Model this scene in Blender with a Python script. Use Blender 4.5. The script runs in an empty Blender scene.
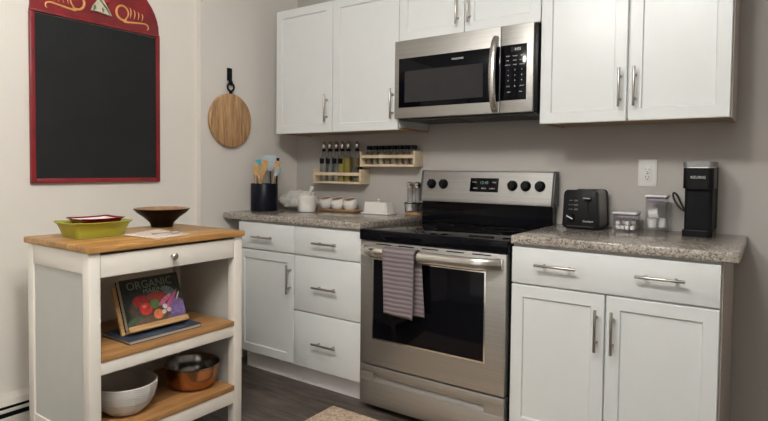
import bpy, bmesh, math, random
from mathutils import Vector, Matrix
random.seed(7)
sc = bpy.context.scene
COL = sc.collection
PI = math.pi

# ------------------------------------------------------------------ camera
cam = bpy.data.cameras.new('camera')
cam_o = bpy.data.objects.new('camera', cam)
COL.objects.link(cam_o)
YAW, PITCH, ROLL, FPX = 0.627, 0.0349, 0.0094, 567.27
cam.sensor_width = 36.0
cam.lens = FPX / 768 * 36.0
cam.shift_x = 19.0 / 768
cam.shift_y = -22.35 / 768
fw = Vector((-math.sin(YAW) * math.cos(PITCH), math.cos(YAW) * math.cos(PITCH), -math.sin(PITCH)))
rt = Vector((math.cos(YAW), math.sin(YAW), 0))
up = rt.cross(fw)
r2 = rt * math.cos(ROLL) + up * math.sin(ROLL)
u2 = -rt * math.sin(ROLL) + up * math.cos(ROLL)
M = Matrix((r2, u2, -fw)).transposed().to_4x4()
M.translation = Vector((1.6419, -2.8749, 1.1827))
cam_o.matrix_world = M
cam.clip_start = 0.02
sc.camera = cam_o

# ------------------------------------------------------------------ world, lights, exposure
sc.view_settings.view_transform = 'Standard'
sc.view_settings.look = 'None'
sc.view_settings.gamma = 1.0
sc.view_settings.use_curve_mapping = False
sc.view_settings.exposure = 0.1
w = bpy.data.worlds.new('world')
sc.world = w
w.use_nodes = True
w.node_tree.nodes['Background'].inputs[0].default_value = (1.0, 0.95, 0.9, 1)
w.node_tree.nodes['Background'].inputs[1].default_value = 0.05


def area(name, loc, target, size, power, color, shape='DISK'):
    l = bpy.data.lights.new(name, 'AREA')
    l.shape = shape
    l.size = size
    l.energy = power
    l.color = color
    o = bpy.data.objects.new(name, l)
    COL.objects.link(o)
    o.location = loc
    d = Vector(target) - Vector(loc)
    o.rotation_euler = d.to_track_quat('-Z', 'Y').to_euler()
    return o


def bulb(name, loc, radius, power, color):
    l = bpy.data.lights.new(name, 'POINT')
    l.shadow_soft_size = radius
    l.energy = power
    l.color = color
    o = bpy.data.objects.new(name, l)
    COL.objects.link(o)
    o.location = loc
    return o


# a two-globe ceiling fixture in the kitchen, and an added fill aimed at the ceiling, no actual lamp
bulb('kitchen_globe', (0.60, -2.18, 2.33), 0.11, 42, (1.0, 0.985, 0.955))
bulb('kitchen_globe', (1.16, -2.10, 2.33), 0.11, 26, (1.0, 0.985, 0.955))
area('upward_fill', (1.2, -3.2, 1.9), (1.0, -3.2, 3.0), 1.5, 36, (1.0, 0.985, 0.955))
area('front_wall_fill', (1.0, -5.15, 1.5), (1.0, 0, 1.2), 2.2, 9, (0.97, 0.985, 1.0), 'SQUARE')  # added soft fill from the front wall, not a real window


# ------------------------------------------------------------------ materials
def nodes_mat(name):
    m = bpy.data.materials.new(name)
    m.use_nodes = True
    nt = m.node_tree
    return m, nt, nt.nodes['Principled BSDF']


def setp(b, **k):
    for n, v in k.items():
        n = n.replace('_', ' ')
        if n in b.inputs:
            b.inputs[n].default_value = v


def rgba(c):
    return (c[0], c[1], c[2], 1)


def coords(nt, scale=(1, 1, 1), rot=(0, 0, 0)):
    t = nt.nodes.new('ShaderNodeTexCoord')
    mp = nt.nodes.new('ShaderNodeMapping')
    mp.inputs['Scale'].default_value = scale
    mp.inputs['Rotation'].default_value = rot
    nt.links.new(t.outputs['Object'], mp.inputs['Vector'])
    return mp.outputs['Vector']


def noise(nt, vec, scale, detail=3, rough=0.5):
    n = nt.nodes.new('ShaderNodeTexNoise')
    n.inputs['Scale'].default_value = scale
    n.inputs['Detail'].default_value = detail
    n.inputs['Roughness'].default_value = rough
    nt.links.new(vec, n.inputs['Vector'])
    return n.outputs['Fac']


def ramp(nt, fac, stops, interp='LINEAR'):
    r = nt.nodes.new('ShaderNodeValToRGB')
    r.color_ramp.interpolation = interp
    e = r.color_ramp.elements
    while len(e) < len(stops):
        e.new(0.5)
    for i, (p, c) in enumerate(stops):
        e[i].position = p
        e[i].color = rgba(c)
    nt.links.new(fac, r.inputs['Fac'])
    return r.outputs['Color']


def mixc(nt, fac, a, b, mode='MIX'):
    n = nt.nodes.new('ShaderNodeMix')
    n.data_type = 'RGBA'
    n.blend_type = mode
    for s, v in ((n.inputs['Factor'], fac), (n.inputs['A'], a), (n.inputs['B'], b)):
        pass
    sock = {'f': n.inputs[0], 'a': n.inputs[6], 'b': n.inputs[7]}
    for s, v in (('f', fac), ('a', a), ('b', b)):
        if hasattr(v, 'is_linked') or hasattr(v, 'links'):
            nt.links.new(v, sock[s])
        elif s == 'f':
            sock[s].default_value = v
        else:
            sock[s].default_value = rgba(v)
    return n.outputs[2]


def bump(nt, b, h, strength=0.2, dist=0.002):
    n = nt.nodes.new('ShaderNodeBump')
    n.inputs['Strength'].default_value = strength
    n.inputs['Distance'].default_value = dist
    nt.links.new(h, n.inputs['Height'])
    nt.links.new(n.outputs['Normal'], b.inputs['Normal'])


def plain(name, c, rough=0.5, metal=0.0, var=0.04, vs=14, bmp=0.0, bs=120, **k):
    m, nt, b = nodes_mat(name)
    v = coords(nt)
    f = noise(nt, v, vs)
    lo = tuple(x * (1 - var) for x in c)
    hi = tuple(min(1, x * (1 + var)) for x in c)
    nt.links.new(ramp(nt, f, [(0.3, lo), (0.7, hi)]), b.inputs['Base Color'])
    setp(b, Roughness=rough, Metallic=metal, **k)
    if bmp:
        bump(nt, b, noise(nt, v, bs, 2), bmp, 0.001)
    return m


def wood(name, c1, c2, axis='x', scale=1.0, rough=0.45, strip=0.0):
    m, nt, b = nodes_mat(name)
    s = {'x': (1.2, 16, 16), 'y': (16, 1.2, 16), 'z': (16, 16, 1.2)}[axis]
    v = coords(nt, tuple(q * scale for q in s))
    f = noise(nt, v, 2.2, 6, 0.6)
    col = ramp(nt, f, [(0.34, c1), (0.5, tuple((a + d) / 2 for a, d in zip(c1, c2))), (0.66, c2)])
    f2 = noise(nt, v, 9, 3, 0.6)
    col = mixc(nt, 0.25, col, ramp(nt, f2, [(0.40, tuple(x * 0.55 for x in c1)), (0.60, c2)]))
    if strip:
        t = nt.nodes.new('ShaderNodeTexBrick')
        t.inputs['Scale'].default_value = 1.0
        t.inputs['Brick Width'].default_value = 0.45
        t.inputs['Row Height'].default_value = strip
        t.inputs['Mortar Size'].default_value = 0.0006
        t.inputs['Color1'].default_value = (0.8, 0.8, 0.8, 1)
        t.inputs['Color2'].default_value = (1.08, 1.05, 1.0, 1)
        t.inputs['Mortar'].default_value = (0.6, 0.5, 0.4, 1)
        vv = coords(nt, (1, 1, 1), (0, 0, PI / 2) if axis == 'y' else (0, 0, 0))
        nt.links.new(vv, t.inputs['Vector'])
        col = mixc(nt, 1.0, col, t.outputs['Color'], 'MULTIPLY')
    nt.links.new(col, b.inputs['Base Color'])
    setp(b, Roughness=rough)
    bump(nt, b, f2, 0.12, 0.001)
    return m


def steel(name, c=(0.60, 0.57, 0.53), rough=0.32, axis='x'):
    m, nt, b = nodes_mat(name)
    s = {'x': (2, 300, 300), 'z': (300, 300, 2), 'y': (300, 2, 300)}[axis]
    f = noise(nt, coords(nt, s), 1.0, 3)
    nt.links.new(ramp(nt, f, [(0.3, tuple(x * 0.9 for x in c)), (0.7, tuple(min(1, x * 1.07) for x in c))]), b.inputs['Base Color'])
    setp(b, Metallic=1.0, Roughness=rough)
    bump(nt, b, f, 0.08, 0.0006)
    return m


def glass(name, c=(1, 1, 1), alpha=0.15, rough=0.03):
    """thin clear wall: mostly see-through, with a faint tint and its own gloss"""
    m, nt, b = nodes_mat(name)
    f = noise(nt, coords(nt), 4)
    nt.links.new(ramp(nt, f, [(0.3, tuple(x * 0.95 for x in c)), (0.7, c)]), b.inputs['Base Color'])
    lw = nt.nodes.new('ShaderNodeLayerWeight')
    lw.inputs['Blend'].default_value = 0.35
    r = nt.nodes.new('ShaderNodeMapRange')
    r.inputs['To Min'].default_value = alpha * 0.5
    r.inputs['To Max'].default_value = min(1.0, alpha * 3.5)
    nt.links.new(lw.outputs['Facing'], r.inputs['Value'])
    nt.links.new(r.outputs['Result'], b.inputs['Alpha'])
    setp(b, Roughness=rough, IOR=1.5)
    return m


def granite_mat():
    m, nt, b = nodes_mat('speckled_granite')
    v = coords(nt)
    n1 = noise(nt, v, 55, 5, 0.7)
    base = ramp(nt, n1, [(0.28, (0.05, 0.042, 0.036)), (0.42, (0.20, 0.175, 0.15)), (0.55, (0.38, 0.345, 0.305)), (0.72, (0.52, 0.485, 0.44))])
    vo = nt.nodes.new('ShaderNodeTexVoronoi')
    vo.inputs['Scale'].default_value = 190
    nt.links.new(v, vo.inputs['Vector'])
    sep = nt.nodes.new('ShaderNodeSeparateColor')
    nt.links.new(vo.outputs['Color'], sep.inputs[0])
    spk = ramp(nt, sep.outputs[0], [(0.0, (0.06, 0.05, 0.045)), (0.16, (0.25, 0.19, 0.145)), (0.30, (0.40, 0.365, 0.32)), (0.62, (0.53, 0.50, 0.455)), (0.88, (0.64, 0.615, 0.58))], 'CONSTANT')
    col = mixc(nt, 0.55, base, spk)
    big = noise(nt, v, 7, 3)
    col = mixc(nt, 0.5, col, ramp(nt, big, [(0.35, (0.62, 0.58, 0.52)), (0.65, (1.0, 0.97, 0.92))]), 'MULTIPLY')
    nt.links.new(col, b.inputs['Base Color'])
    setp(b, Roughness=0.12)
    return m


def floor_mat():
    m, nt, b = nodes_mat('dark_plank_flooring')
    v = coords(nt)
    t = nt.nodes.new('ShaderNodeTexBrick')
    t.inputs['Scale'].default_value = 1.0
    t.inputs['Brick Width'].default_value = 1.2
    t.inputs['Row Height'].default_value = 0.15
    t.inputs['Mortar Size'].default_value = 0.0015
    t.inputs['Color1'].default_value = (0.7, 0.7, 0.7, 1)
    t.inputs['Color2'].default_value = (1.15, 1.12, 1.1, 1)
    t.inputs['Mortar'].default_value = (0.3, 0.3, 0.3, 1)
    nt.links.new(v, t.inputs['Vector'])
    f = noise(nt, coords(nt, (2.5, 26, 26)), 1.6, 6, 0.65)
    col = ramp(nt, f, [(0.28, (0.038, 0.031, 0.027)), (0.5, (0.085, 0.072, 0.063)), (0.75, (0.14, 0.122, 0.108))])
    col = mixc(nt, 1.0, col, t.outputs['Color'], 'MULTIPLY')
    col = mixc(nt, 0.8, col, ramp(nt, noise(nt, coords(nt, (3, 9, 9)), 2.2, 4, 0.6), [(0.35, (0.62, 0.58, 0.53)), (0.65, (1.35, 1.28, 1.2))]), 'MULTIPLY')
    nt.links.new(col, b.inputs['Base Color'])
    setp(b, Roughness=0.42)
    bump(nt, b, f, 0.15, 0.001)
    return m


def wall_mat(name, c):
    m, nt, b = nodes_mat(name)
    v = coords(nt)
    f = noise(nt, v, 3)
    nt.links.new(ramp(nt, f, [(0.3, tuple(x * 0.985 for x in c)), (0.7, c)]), b.inputs['Base Color'])
    setp(b, Roughness=0.6)
    bump(nt, b, noise(nt, v, 220, 3), 0.12, 0.0008)
    return m


def rug_mat():
    m, nt, b = nodes_mat('woven_jute')
    v = coords(nt, (1, 1, 1), (0, 0, PI / 4))
    ck = nt.nodes.new('ShaderNodeTexVoronoi')
    ck.inputs['Scale'].default_value = 95
    nt.links.new(v, ck.inputs['Vector'])
    col = ramp(nt, ck.outputs['Distance'], [(0.0, (0.78, 0.65, 0.51)), (0.45, (0.68, 0.54, 0.41)), (0.85, (0.44, 0.32, 0.23))])
    col = mixc(nt, 0.5, col, ramp(nt, noise(nt, v, 45), [(0.3, (0.55, 0.45, 0.36)), (0.7, (1, 1, 1))]), 'MULTIPLY')
    nt.links.new(col, b.inputs['Base Color'])
    setp(b, Roughness=0.9)
    bump(nt, b, ck.outputs['Distance'], -0.6, 0.003)
    return m


def towel_mat():
    m, nt, b = nodes_mat('ribbed_mauve_cotton')
    t = nt.nodes.new('ShaderNodeTexWave')
    t.wave_type = 'BANDS'
    t.bands_direction = 'Z'
    t.inputs['Scale'].default_value = 15.5
    t.inputs['Distortion'].default_value = 0.6
    t.inputs['Detail'].default_value = 1.0
    v = coords(nt)
    nt.links.new(v, t.inputs['Vector'])
    col = ramp(nt, t.outputs['Fac'], [(0.15, (0.145, 0.118, 0.124)), (0.65, (0.235, 0.197, 0.205))])
    nt.links.new(col, b.inputs['Base Color'])
    setp(b, Roughness=0.95)
    bump(nt, b, t.outputs['Fac'], 0.5, 0.003)
    return m


def weave_mat(name, c1, c2, sc_=160):
    m, nt, b = nodes_mat(name)
    v = coords(nt)
    ck = nt.nodes.new('ShaderNodeTexVoronoi')
    ck.inputs['Scale'].default_value = sc_
    nt.links.new(v, ck.inputs['Vector'])
    nt.links.new(ramp(nt, ck.outputs['Distance'], [(0.1, c1), (0.7, c2)]), b.inputs['Base Color'])
    setp(b, Roughness=0.9)
    bump(nt, b, ck.outputs['Distance'], -0.4, 0.002)
    return m


def blobs_mat(name, base, blobs, uo, vo_):
    """printed cover: soft ellipses in the object's own u (y axis) / v (z axis) plane"""
    m, nt, b = nodes_mat(name)
    t = nt.nodes.new('ShaderNodeTexCoord')
    sep = nt.nodes.new('ShaderNodeSeparateXYZ')
    nt.links.new(t.outputs['Object'], sep.inputs[0])
    nz = noise(nt, t.outputs['Object'], 60, 4)
    col = ramp(nt, nz, [(0.3, tuple(x * 0.6 for x in base)), (0.7, tuple(x * 1.5 for x in base))])

    def mth(op, a, bb):
        n = nt.nodes.new('ShaderNodeMath')
        n.operation = op
        for i, q in enumerate((a, bb)):
            if isinstance(q, (int, float)):
                n.inputs[i].default_value = q
            else:
                nt.links.new(q, n.inputs[i])
        return n.outputs[0]
    for (u, v, ru, rv, ang, c) in blobs:
        du = mth('SUBTRACT', sep.outputs['Y'], uo + u)
        dv = mth('SUBTRACT', sep.outputs['Z'], vo_ + v)
        ca, sa = math.cos(ang), math.sin(ang)
        a1 = mth('ADD', mth('MULTIPLY', du, ca / ru), mth('MULTIPLY', dv, sa / ru))
        a2 = mth('ADD', mth('MULTIPLY', du, -sa / rv), mth('MULTIPLY', dv, ca / rv))
        d = mth('ADD', mth('MULTIPLY', a1, a1), mth('MULTIPLY', a2, a2))
        f = ramp(nt, d, [(0.75, (1, 1, 1)), (1.0, (0, 0, 0))])
        shade = ramp(nt, nz, [(0.3, tuple(x * 0.7 for x in c)), (0.7, tuple(min(1, x * 1.2) for x in c))])
        col = mixc(nt, f, col, shade)
    nt.links.new(col, b.inputs['Base Color'])
    setp(b, Roughness=0.3)
    return m


MT = {}
MT['wall'] = wall_mat('greige_wall_paint', (0.455, 0.43, 0.40))
MT['wallL'] = wall_mat('cream_wall_paint', (0.79, 0.75, 0.685))
MT['wallK'] = wall_mat('greige_wall_lit_tone', (0.72, 0.68, 0.63))  # the greige wall paint lightened, brighter light on this wall put into its colour
MT['ceil'] = wall_mat('white_ceiling_paint', (0.8, 0.78, 0.75))
MT['floor'] = floor_mat()
MT['cab'] = plain('white_cabinet_lacquer', (0.71, 0.725, 0.715), 0.3, var=0.01, bmp=0.02, Specular_IOR_Level=0.4)
MT['cabside'] = plain('greige_side_panel', (0.52, 0.46, 0.41), 0.5, var=0.02)
MT['toe'] = plain('grey_toe_board', (0.80, 0.76, 0.745), 0.5, var=0.02)
MT['cabraw'] = wood('raw_cabinet_plywood', (0.34, 0.20, 0.11), (0.50, 0.33, 0.19), 'x')
MT['granite'] = granite_mat()
MT['nickel'] = steel('brushed_nickel', (0.43, 0.40, 0.365), 0.3)
MT['steel'] = steel('stainless_steel', (0.47, 0.457, 0.43), 0.52, 'x')
MT['steelbg'] = steel('satin_stainless', (0.40, 0.39, 0.37), 0.6, 'x')
MT['steelh'] = steel('polished_stainless', (0.72, 0.69, 0.65), 0.2, 'x')
MT['steelz'] = steel('brushed_vertical_stainless', (0.62, 0.60, 0.57), 0.25, 'z')
MT['bglass'] = plain('black_glass', (0.003, 0.003, 0.005), 0.06, var=0.1, Specular_IOR_Level=0.16)
MT['mwwin'] = plain('grey_screened_glass', (0.030, 0.029, 0.030), 0.07, var=0.05, Specular_IOR_Level=0.15)
MT['black'] = plain('black_plastic', (0.007, 0.007, 0.008), 0.35, var=0.1, Specular_IOR_Level=0.16)
MT['blackm'] = plain('matt_black', (0.007, 0.0075, 0.009), 0.5, var=0.1, Specular_IOR_Level=0.12)
MT['dark'] = plain('dark_grey_plastic', (0.035, 0.035, 0.037), 0.4)
MT['navy'] = plain('navy_black_glaze', (0.006, 0.007, 0.013), 0.3, Specular_IOR_Level=0.13)
MT['white'] = plain('white_plastic', (0.72, 0.71, 0.68), 0.35, var=0.01)
MT['text'] = plain('pale_print', (0.7, 0.7, 0.7), 0.5, var=0.01)
MT['textg'] = plain('grey_print', (0.28, 0.27, 0.26), 0.5, var=0.01)
MT['disp'] = plain('display_window', (0.02, 0.02, 0.022), 0.1)
MT['red'] = plain('worn_red_paint', (0.23, 0.018, 0.022), 0.4, var=0.25, vs=9, bmp=0.05)
MT['slate'] = plain('chalkboard_slate', (0.017, 0.018, 0.019), 0.6, var=0.12, vs=5, Specular_IOR_Level=0.22)
MT['gold'] = plain('gold_paint', (0.70, 0.36, 0.12), 0.45, var=0.1)
MT['leafg'] = plain('painted_green', (0.10, 0.16, 0.06), 0.5, var=0.3, vs=60)
MT['petal'] = plain('painted_cream', (0.60, 0.55, 0.42), 0.5, var=0.15, vs=60)
MT['bloom'] = plain('painted_scarlet', (0.45, 0.03, 0.04), 0.5)
MT['round'] = wood('grainy_acacia', (0.20, 0.088, 0.034), (0.60, 0.37, 0.18), 'z', 1.0)
MT['top'] = wood('oak_butcher_block', (0.36, 0.16, 0.04), (0.64, 0.36, 0.125), 'y', 0.9, 0.38, 0.045)
MT['shelf'] = wood('oak_shelf', (0.40, 0.19, 0.06), (0.56, 0.30, 0.12), 'y', 0.9, 0.4, 0.06)
MT['cart'] = plain('cream_cart_paint', (0.86, 0.81, 0.73), 0.4, var=0.015)
MT['cartp'] = plain('pale_grey_cart_panel', (0.60, 0.60, 0.56), 0.42, var=0.015)
MT['pine'] = wood('pale_pine', (0.66, 0.50, 0.32), (0.80, 0.67, 0.48), 'x', 1.0)
MT['spoonw'] = wood('beech_utensil_wood', (0.52, 0.29, 0.12), (0.70, 0.45, 0.22), 'z', 1.2)
MT['standw'] = wood('bamboo_stand', (0.50, 0.27, 0.10), (0.72, 0.46, 0.22), 'y', 1.0)
MT['brownw'] = wood('acacia_tray_wood', (0.26, 0.13, 0.055), (0.44, 0.25, 0.12), 'x', 2.0)
MT['glass'] = glass('clear_glass', (0.28, 0.30, 0.30), 0.11)
MT['plast'] = glass('clear_plastic', (0.44, 0.44, 0.48), 0.10)
def oilm(n, c):
    m = plain(n, c, 0.12, var=0.25, vs=30)
    m.node_tree.nodes['Principled BSDF'].inputs['Transmission Weight'].default_value = 0.2
    return m


MT['oil1'] = oilm('olive_oil', (0.44, 0.41, 0.02))
MT['oil2'] = oilm('amber_oil', (0.42, 0.30, 0.015))
MT['oil3'] = oilm('dark_vinegar', (0.13, 0.095, 0.014))
MT['chrome'] = plain('chrome', (0.68, 0.68, 0.69), 0.14, 1.0)
MT['liner'] = plain('dark_steel_lining', (0.34, 0.32, 0.30), 0.2, 1.0)
MT['spout'] = plain('smoky_chrome', (0.35, 0.35, 0.37), 0.2, 0.8)
MT['marble'] = plain('white_marble', (0.70, 0.68, 0.64), 0.3, var=0.10, vs=22)
MT['ceram'] = plain('white_ceramic', (0.74, 0.72, 0.68), 0.25, var=0.02)
MT['cloth'] = plain('white_cotton', (0.66, 0.64, 0.59), 0.85, var=0.14, vs=30, bmp=0.3)
MT['spice'] = plain('ground_spice', (0.30, 0.19, 0.12), 0.8, var=0.3, vs=90)
MT['spice2'] = plain('pale_spice', (0.55, 0.47, 0.34), 0.8, var=0.15, vs=90)
MT['spice3'] = plain('green_herb', (0.34, 0.30, 0.19), 0.8, var=0.3, vs=90)
MT['salt'] = plain('salt_grain', (0.78, 0.76, 0.72), 0.8, var=0.05, vs=200)
MT['pepper'] = plain('peppercorn', (0.05, 0.035, 0.03), 0.7, var=0.5, vs=200)
MT['lidv'] = plain('mauve_seal', (0.13, 0.10, 0.14), 0.5)
MT['lid'] = plain('white_lid', (0.72, 0.70, 0.71), 0.3, var=0.01)
MT['pod'] = plain('white_pod_plastic', (0.76, 0.76, 0.74), 0.4, var=0.02)
MT['sugar'] = plain('white_sugar', (0.80, 0.78, 0.74), 0.8, var=0.04, bmp=0.3)
MT['green'] = plain('lime_glaze', (0.37, 0.37, 0.045), 0.25, var=0.06)
MT['redg'] = plain('crimson_glaze', (0.20, 0.012, 0.016), 0.2)
MT['whiteg'] = plain('white_glaze', (0.78, 0.70, 0.68), 0.15, var=0.02)
MT['lacq'] = plain('black_lacquer', (0.008, 0.005, 0.004), 0.35, Specular_IOR_Level=0.1)
MT['bowlw'] = wood('bowl_interior_wood', (0.35, 0.19, 0.09), (0.52, 0.32, 0.18), 'x', 1.0, 0.35)
MT['mat'] = weave_mat('cork_weave', (0.80, 0.70, 0.60), (0.58, 0.46, 0.38), 130)
MT['copper'] = plain('brushed_copper', (0.42, 0.20, 0.09), 0.24, 1.0, var=0.1)
MT['inner'] = plain('grey_interior_glaze', (0.42, 0.375, 0.32), 0.4)
MT['bookblue'] = plain('slate_blue_cover', (0.038, 0.055, 0.09), 0.5, var=0.1)
MT['paper'] = plain('book_pages', (0.66, 0.60, 0.50), 0.8, var=0.05, vs=120)
MT['aqua'] = plain('turquoise_silicone', (0.06, 0.42, 0.55), 0.45)
MT['pblue'] = plain('pale_blue_silicone', (0.42, 0.50, 0.54), 0.45)
MT['rug'] = rug_mat()
MT['towel'] = towel_mat()
MT['heat'] = plain('cream_heater_enamel', (0.66, 0.62, 0.56), 0.4, var=0.01)
MT['lidgrey'] = plain('silver_grey_lid', (0.26, 0.26, 0.26), 0.38, 0.4)
MT['rubber'] = plain('black_rubber', (0.012, 0.012, 0.012), 0.6)
MT['toastside'] = plain('brushed_grey_metal', (0.17, 0.165, 0.16), 0.36, 0.85)


# ------------------------------------------------------------------ builders
def thing(name, label, cat, loc, group=None):
    o = bpy.data.objects.new(name, None)
    COL.objects.link(o)
    o.location = loc
    o.empty_display_size = 0.05
    o['label'] = label
    o['category'] = cat
    if group:
        o['group'] = group
    return o


def tag(o, label, cat, group=None):
    o['label'] = label
    o['category'] = cat
    if group:
        o['group'] = group
    return o


WLOC = {}


def wloc(p):
    v = Vector((0, 0, 0))
    while p is not None:
        v += Vector(p.location)
        p = p.parent
    return v


def obj(name, bm, mat, parent=None, origin=None, smooth=35, label=None, kind=None):
    """bm holds WORLD coordinates; the object sits at origin (world) or at its parent's place"""
    base = wloc(parent)
    org = Vector(origin) if origin is not None else base
    bmesh.ops.translate(bm, verts=bm.verts, vec=-org)
    bmesh.ops.recalc_face_normals(bm, faces=bm.faces)
    me = bpy.data.meshes.new(name)
    bm.to_mesh(me)
    bm.free()
    if isinstance(mat, str):
        mat = MT[mat]
    me.materials.append(mat)
    if smooth:
        for p in me.polygons:
            p.use_smooth = True
        me.set_sharp_from_angle(angle=math.radians(smooth))
    o = bpy.data.objects.new(name, me)
    COL.objects.link(o)
    if parent is not None:
        o.parent = parent
    o.location = org - base
    if label:
        o['label'] = label
    if kind:
        o['kind'] = kind
    return o


def struct(name, bm, mat):
    return obj(name, bm, mat, kind='structure', smooth=0)


def copy_tree(o, parent=None):
    c = o.copy()
    COL.objects.link(c)
    c.parent = parent
    for ch in list(o.children):
        copy_tree(ch, c)
    return c


def merge(bm, b2):
    me = bpy.data.meshes.new('tmp')
    b2.to_mesh(me)
    b2.free()
    bm.from_mesh(me)
    bpy.data.meshes.remove(me)


def box(x0, x1, y0, y1, z0, z1, bev=0.0, seg=2, bm=None):
    b = bmesh.new()
    vs = [b.verts.new((x, y, z)) for z in (z0, z1) for x, y in ((x0, y0), (x1, y0), (x1, y1), (x0, y1))]
    for f in ((0, 3, 2, 1), (4, 5, 6, 7), (0, 1, 5, 4), (1, 2, 6, 5), (2, 3, 7, 6), (3, 0, 4, 7)):
        b.faces.new([vs[i] for i in f])
    if bev:
        bmesh.ops.bevel(b, geom=b.edges[:], offset=bev, segments=seg, affect='EDGES', profile=0.5)
    if bm is None:
        return b
    merge(bm, b)
    return bm


def lathe(prof, c, n=32, bm=None, axis='z'):
    """prof: list of (r, h) along the axis from c"""
    b = bmesh.new()
    rings = []
    for r, h in prof:
        if r < 1e-6:
            rings.append([b.verts.new((0, 0, h))])
        else:
            rings.append([b.verts.new((r * math.cos(2 * PI * i / n), r * math.sin(2 * PI * i / n), h)) for i in range(n)])
    for a, d in zip(rings, rings[1:]):
        for i in range(n):
            j = (i + 1) % n
            if len(a) == 1 and len(d) == 1:
                continue
            if len(a) == 1:
                b.faces.new((a[0], d[i], d[j]))
            elif len(d) == 1:
                b.faces.new((a[i], a[j], d[0]))
            else:
                b.faces.new((a[i], a[j], d[j], d[i]))
    if len(rings[0]) > 1 and prof[0] != prof[-1]:
        b.faces.new(rings[0])
    if len(rings[-1]) > 1 and prof[0] != prof[-1]:
        b.faces.new(rings[-1])
    if prof[0] == prof[-1]:
        bmesh.ops.remove_doubles(b, verts=b.verts, dist=1e-7)
    if axis == 'y':      # h runs towards -y
        bmesh.ops.rotate(b, verts=b.verts, matrix=Matrix.Rotation(PI / 2, 3, 'X'))
    elif axis == 'x':    # h runs towards +x
        bmesh.ops.rotate(b, verts=b.verts, matrix=Matrix.Rotation(PI / 2, 3, 'Y'))
    elif isinstance(axis, Matrix):
        bmesh.ops.transform(b, verts=b.verts, matrix=axis.to_4x4())
    bmesh.ops.translate(b, verts=b.verts, vec=Vector(c))
    if bm is None:
        return b
    merge(bm, b)
    return bm


def dirmat(d):
    return Vector(d).normalized().to_track_quat('Z', 'Y').to_matrix()


def tube(pts, r, n=10, bm=None, closed=False, flat=1.0):
    pts = [Vector(p) for p in pts]
    rs = r if isinstance(r, (list, tuple)) else [r] * len(pts)
    b = bmesh.new()
    rings = []
    prev = None
    for i, p in enumerate(pts):
        if closed:
            t = pts[(i + 1) % len(pts)] - pts[i - 1]
        else:
            t = pts[min(i + 1, len(pts) - 1)] - pts[max(i - 1, 0)]
        t.normalize()
        if prev is None:
            a = Vector((0, 0, 1)) if abs(t.z) < 0.9 else Vector((1, 0, 0))
            u = t.cross(a).normalized()
        else:
            u = (prev - t * prev.dot(t)).normalized()
        prev = u
        v = t.cross(u)
        rings.append([b.verts.new(p + (u * math.cos(2 * PI * k / n) + v * math.sin(2 * PI * k / n) * flat) * rs[i]) for k in range(n)])
    m = len(rings)
    for i in range(m if closed else m - 1):
        a, d = rings[i], rings[(i + 1) % m]
        for k in range(n):
            b.faces.new((a[k], a[(k + 1) % n], d[(k + 1) % n], d[k]))
    if not closed:
        b.faces.new(rings[0])
        b.faces.new(rings[-1])
    if bm is None:
        return b
    merge(bm, b)
    return bm


def prism(poly, a0, a1, axis='x', bev=0.0, bm=None):
    """poly: 2D points; axis x -> (y,z), y -> (x,z), z -> (x,y)"""
    b = bmesh.new()

    def P(p, a):
        return {'x': (a, p[0], p[1]), 'y': (p[0], a, p[1]), 'z': (p[0], p[1], a)}[axis]
    A = [b.verts.new(P(p, a0)) for p in poly]
    B = [b.verts.new(P(p, a1)) for p in poly]
    b.faces.new(A)
    b.faces.new(B)
    n = len(poly)
    for i in range(n):
        b.faces.new((A[i], A[(i + 1) % n], B[(i + 1) % n], B[i]))
    if bev:
        bmesh.ops.bevel(b, geom=b.edges[:], offset=bev, segments=2, affect='EDGES', profile=0.5)
    if bm is None:
        return b
    merge(bm, b)
    return bm


def shaker(x0, x1, z0, z1, yf, th=0.019, fr=0.048, rec=0.008, ch=0.004):
    """a framed door with a recessed flat panel, facing -y, front at yf"""
    b = bmesh.new()

    def ring(i, y):
        return [b.verts.new((x, y, z)) for x, z in ((x0 + i, z0 + i), (x1 - i, z0 + i), (x1 - i, z1 - i), (x0 + i, z1 - i))]
    R = [ring(0, yf + th), ring(0, yf + 0.0025), ring(0.0025, yf), ring(fr, yf), ring(fr + ch, yf + rec)]
    for a, d in zip(R, R[1:]):
        for k in range(4):
            b.faces.new((a[k], a[(k + 1) % 4], d[(k + 1) % 4], d[k]))
    b.faces.new(R[0])
    b.faces.new(R[-1])
    return b


def pull(c, yf, vertical=False, L=0.16):
    """bar pull: bar on two posts, standing off a front at yf facing -y"""
    x, z = c
    bm = bmesh.new()
    yb = yf - 0.032
    h = L / 2
    if vertical:
        lathe([(0, -h), (0.0050, -h), (0.0055, -h + 0.001), (0.0055, h - 0.001), (0.0050, h), (0, h)], (x, yb, z), 14, bm)
    else:
        lathe([(0, -h), (0.0050, -h), (0.0055, -h + 0.001), (0.0055, h - 0.001), (0.0050, h), (0, h)], (x, yb, z), 14, bm, 'x')
    for s in (-0.048, 0.048):
        p = (x, yf - 0.0005, z + s) if vertical else (x + s, yf - 0.0005, z)
        lathe([(0, 0), (0.006, 0), (0.0048, 0.003), (0.0048, 0.030), (0, 0.030)], p, 12, bm, 'y')
    return bm


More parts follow.
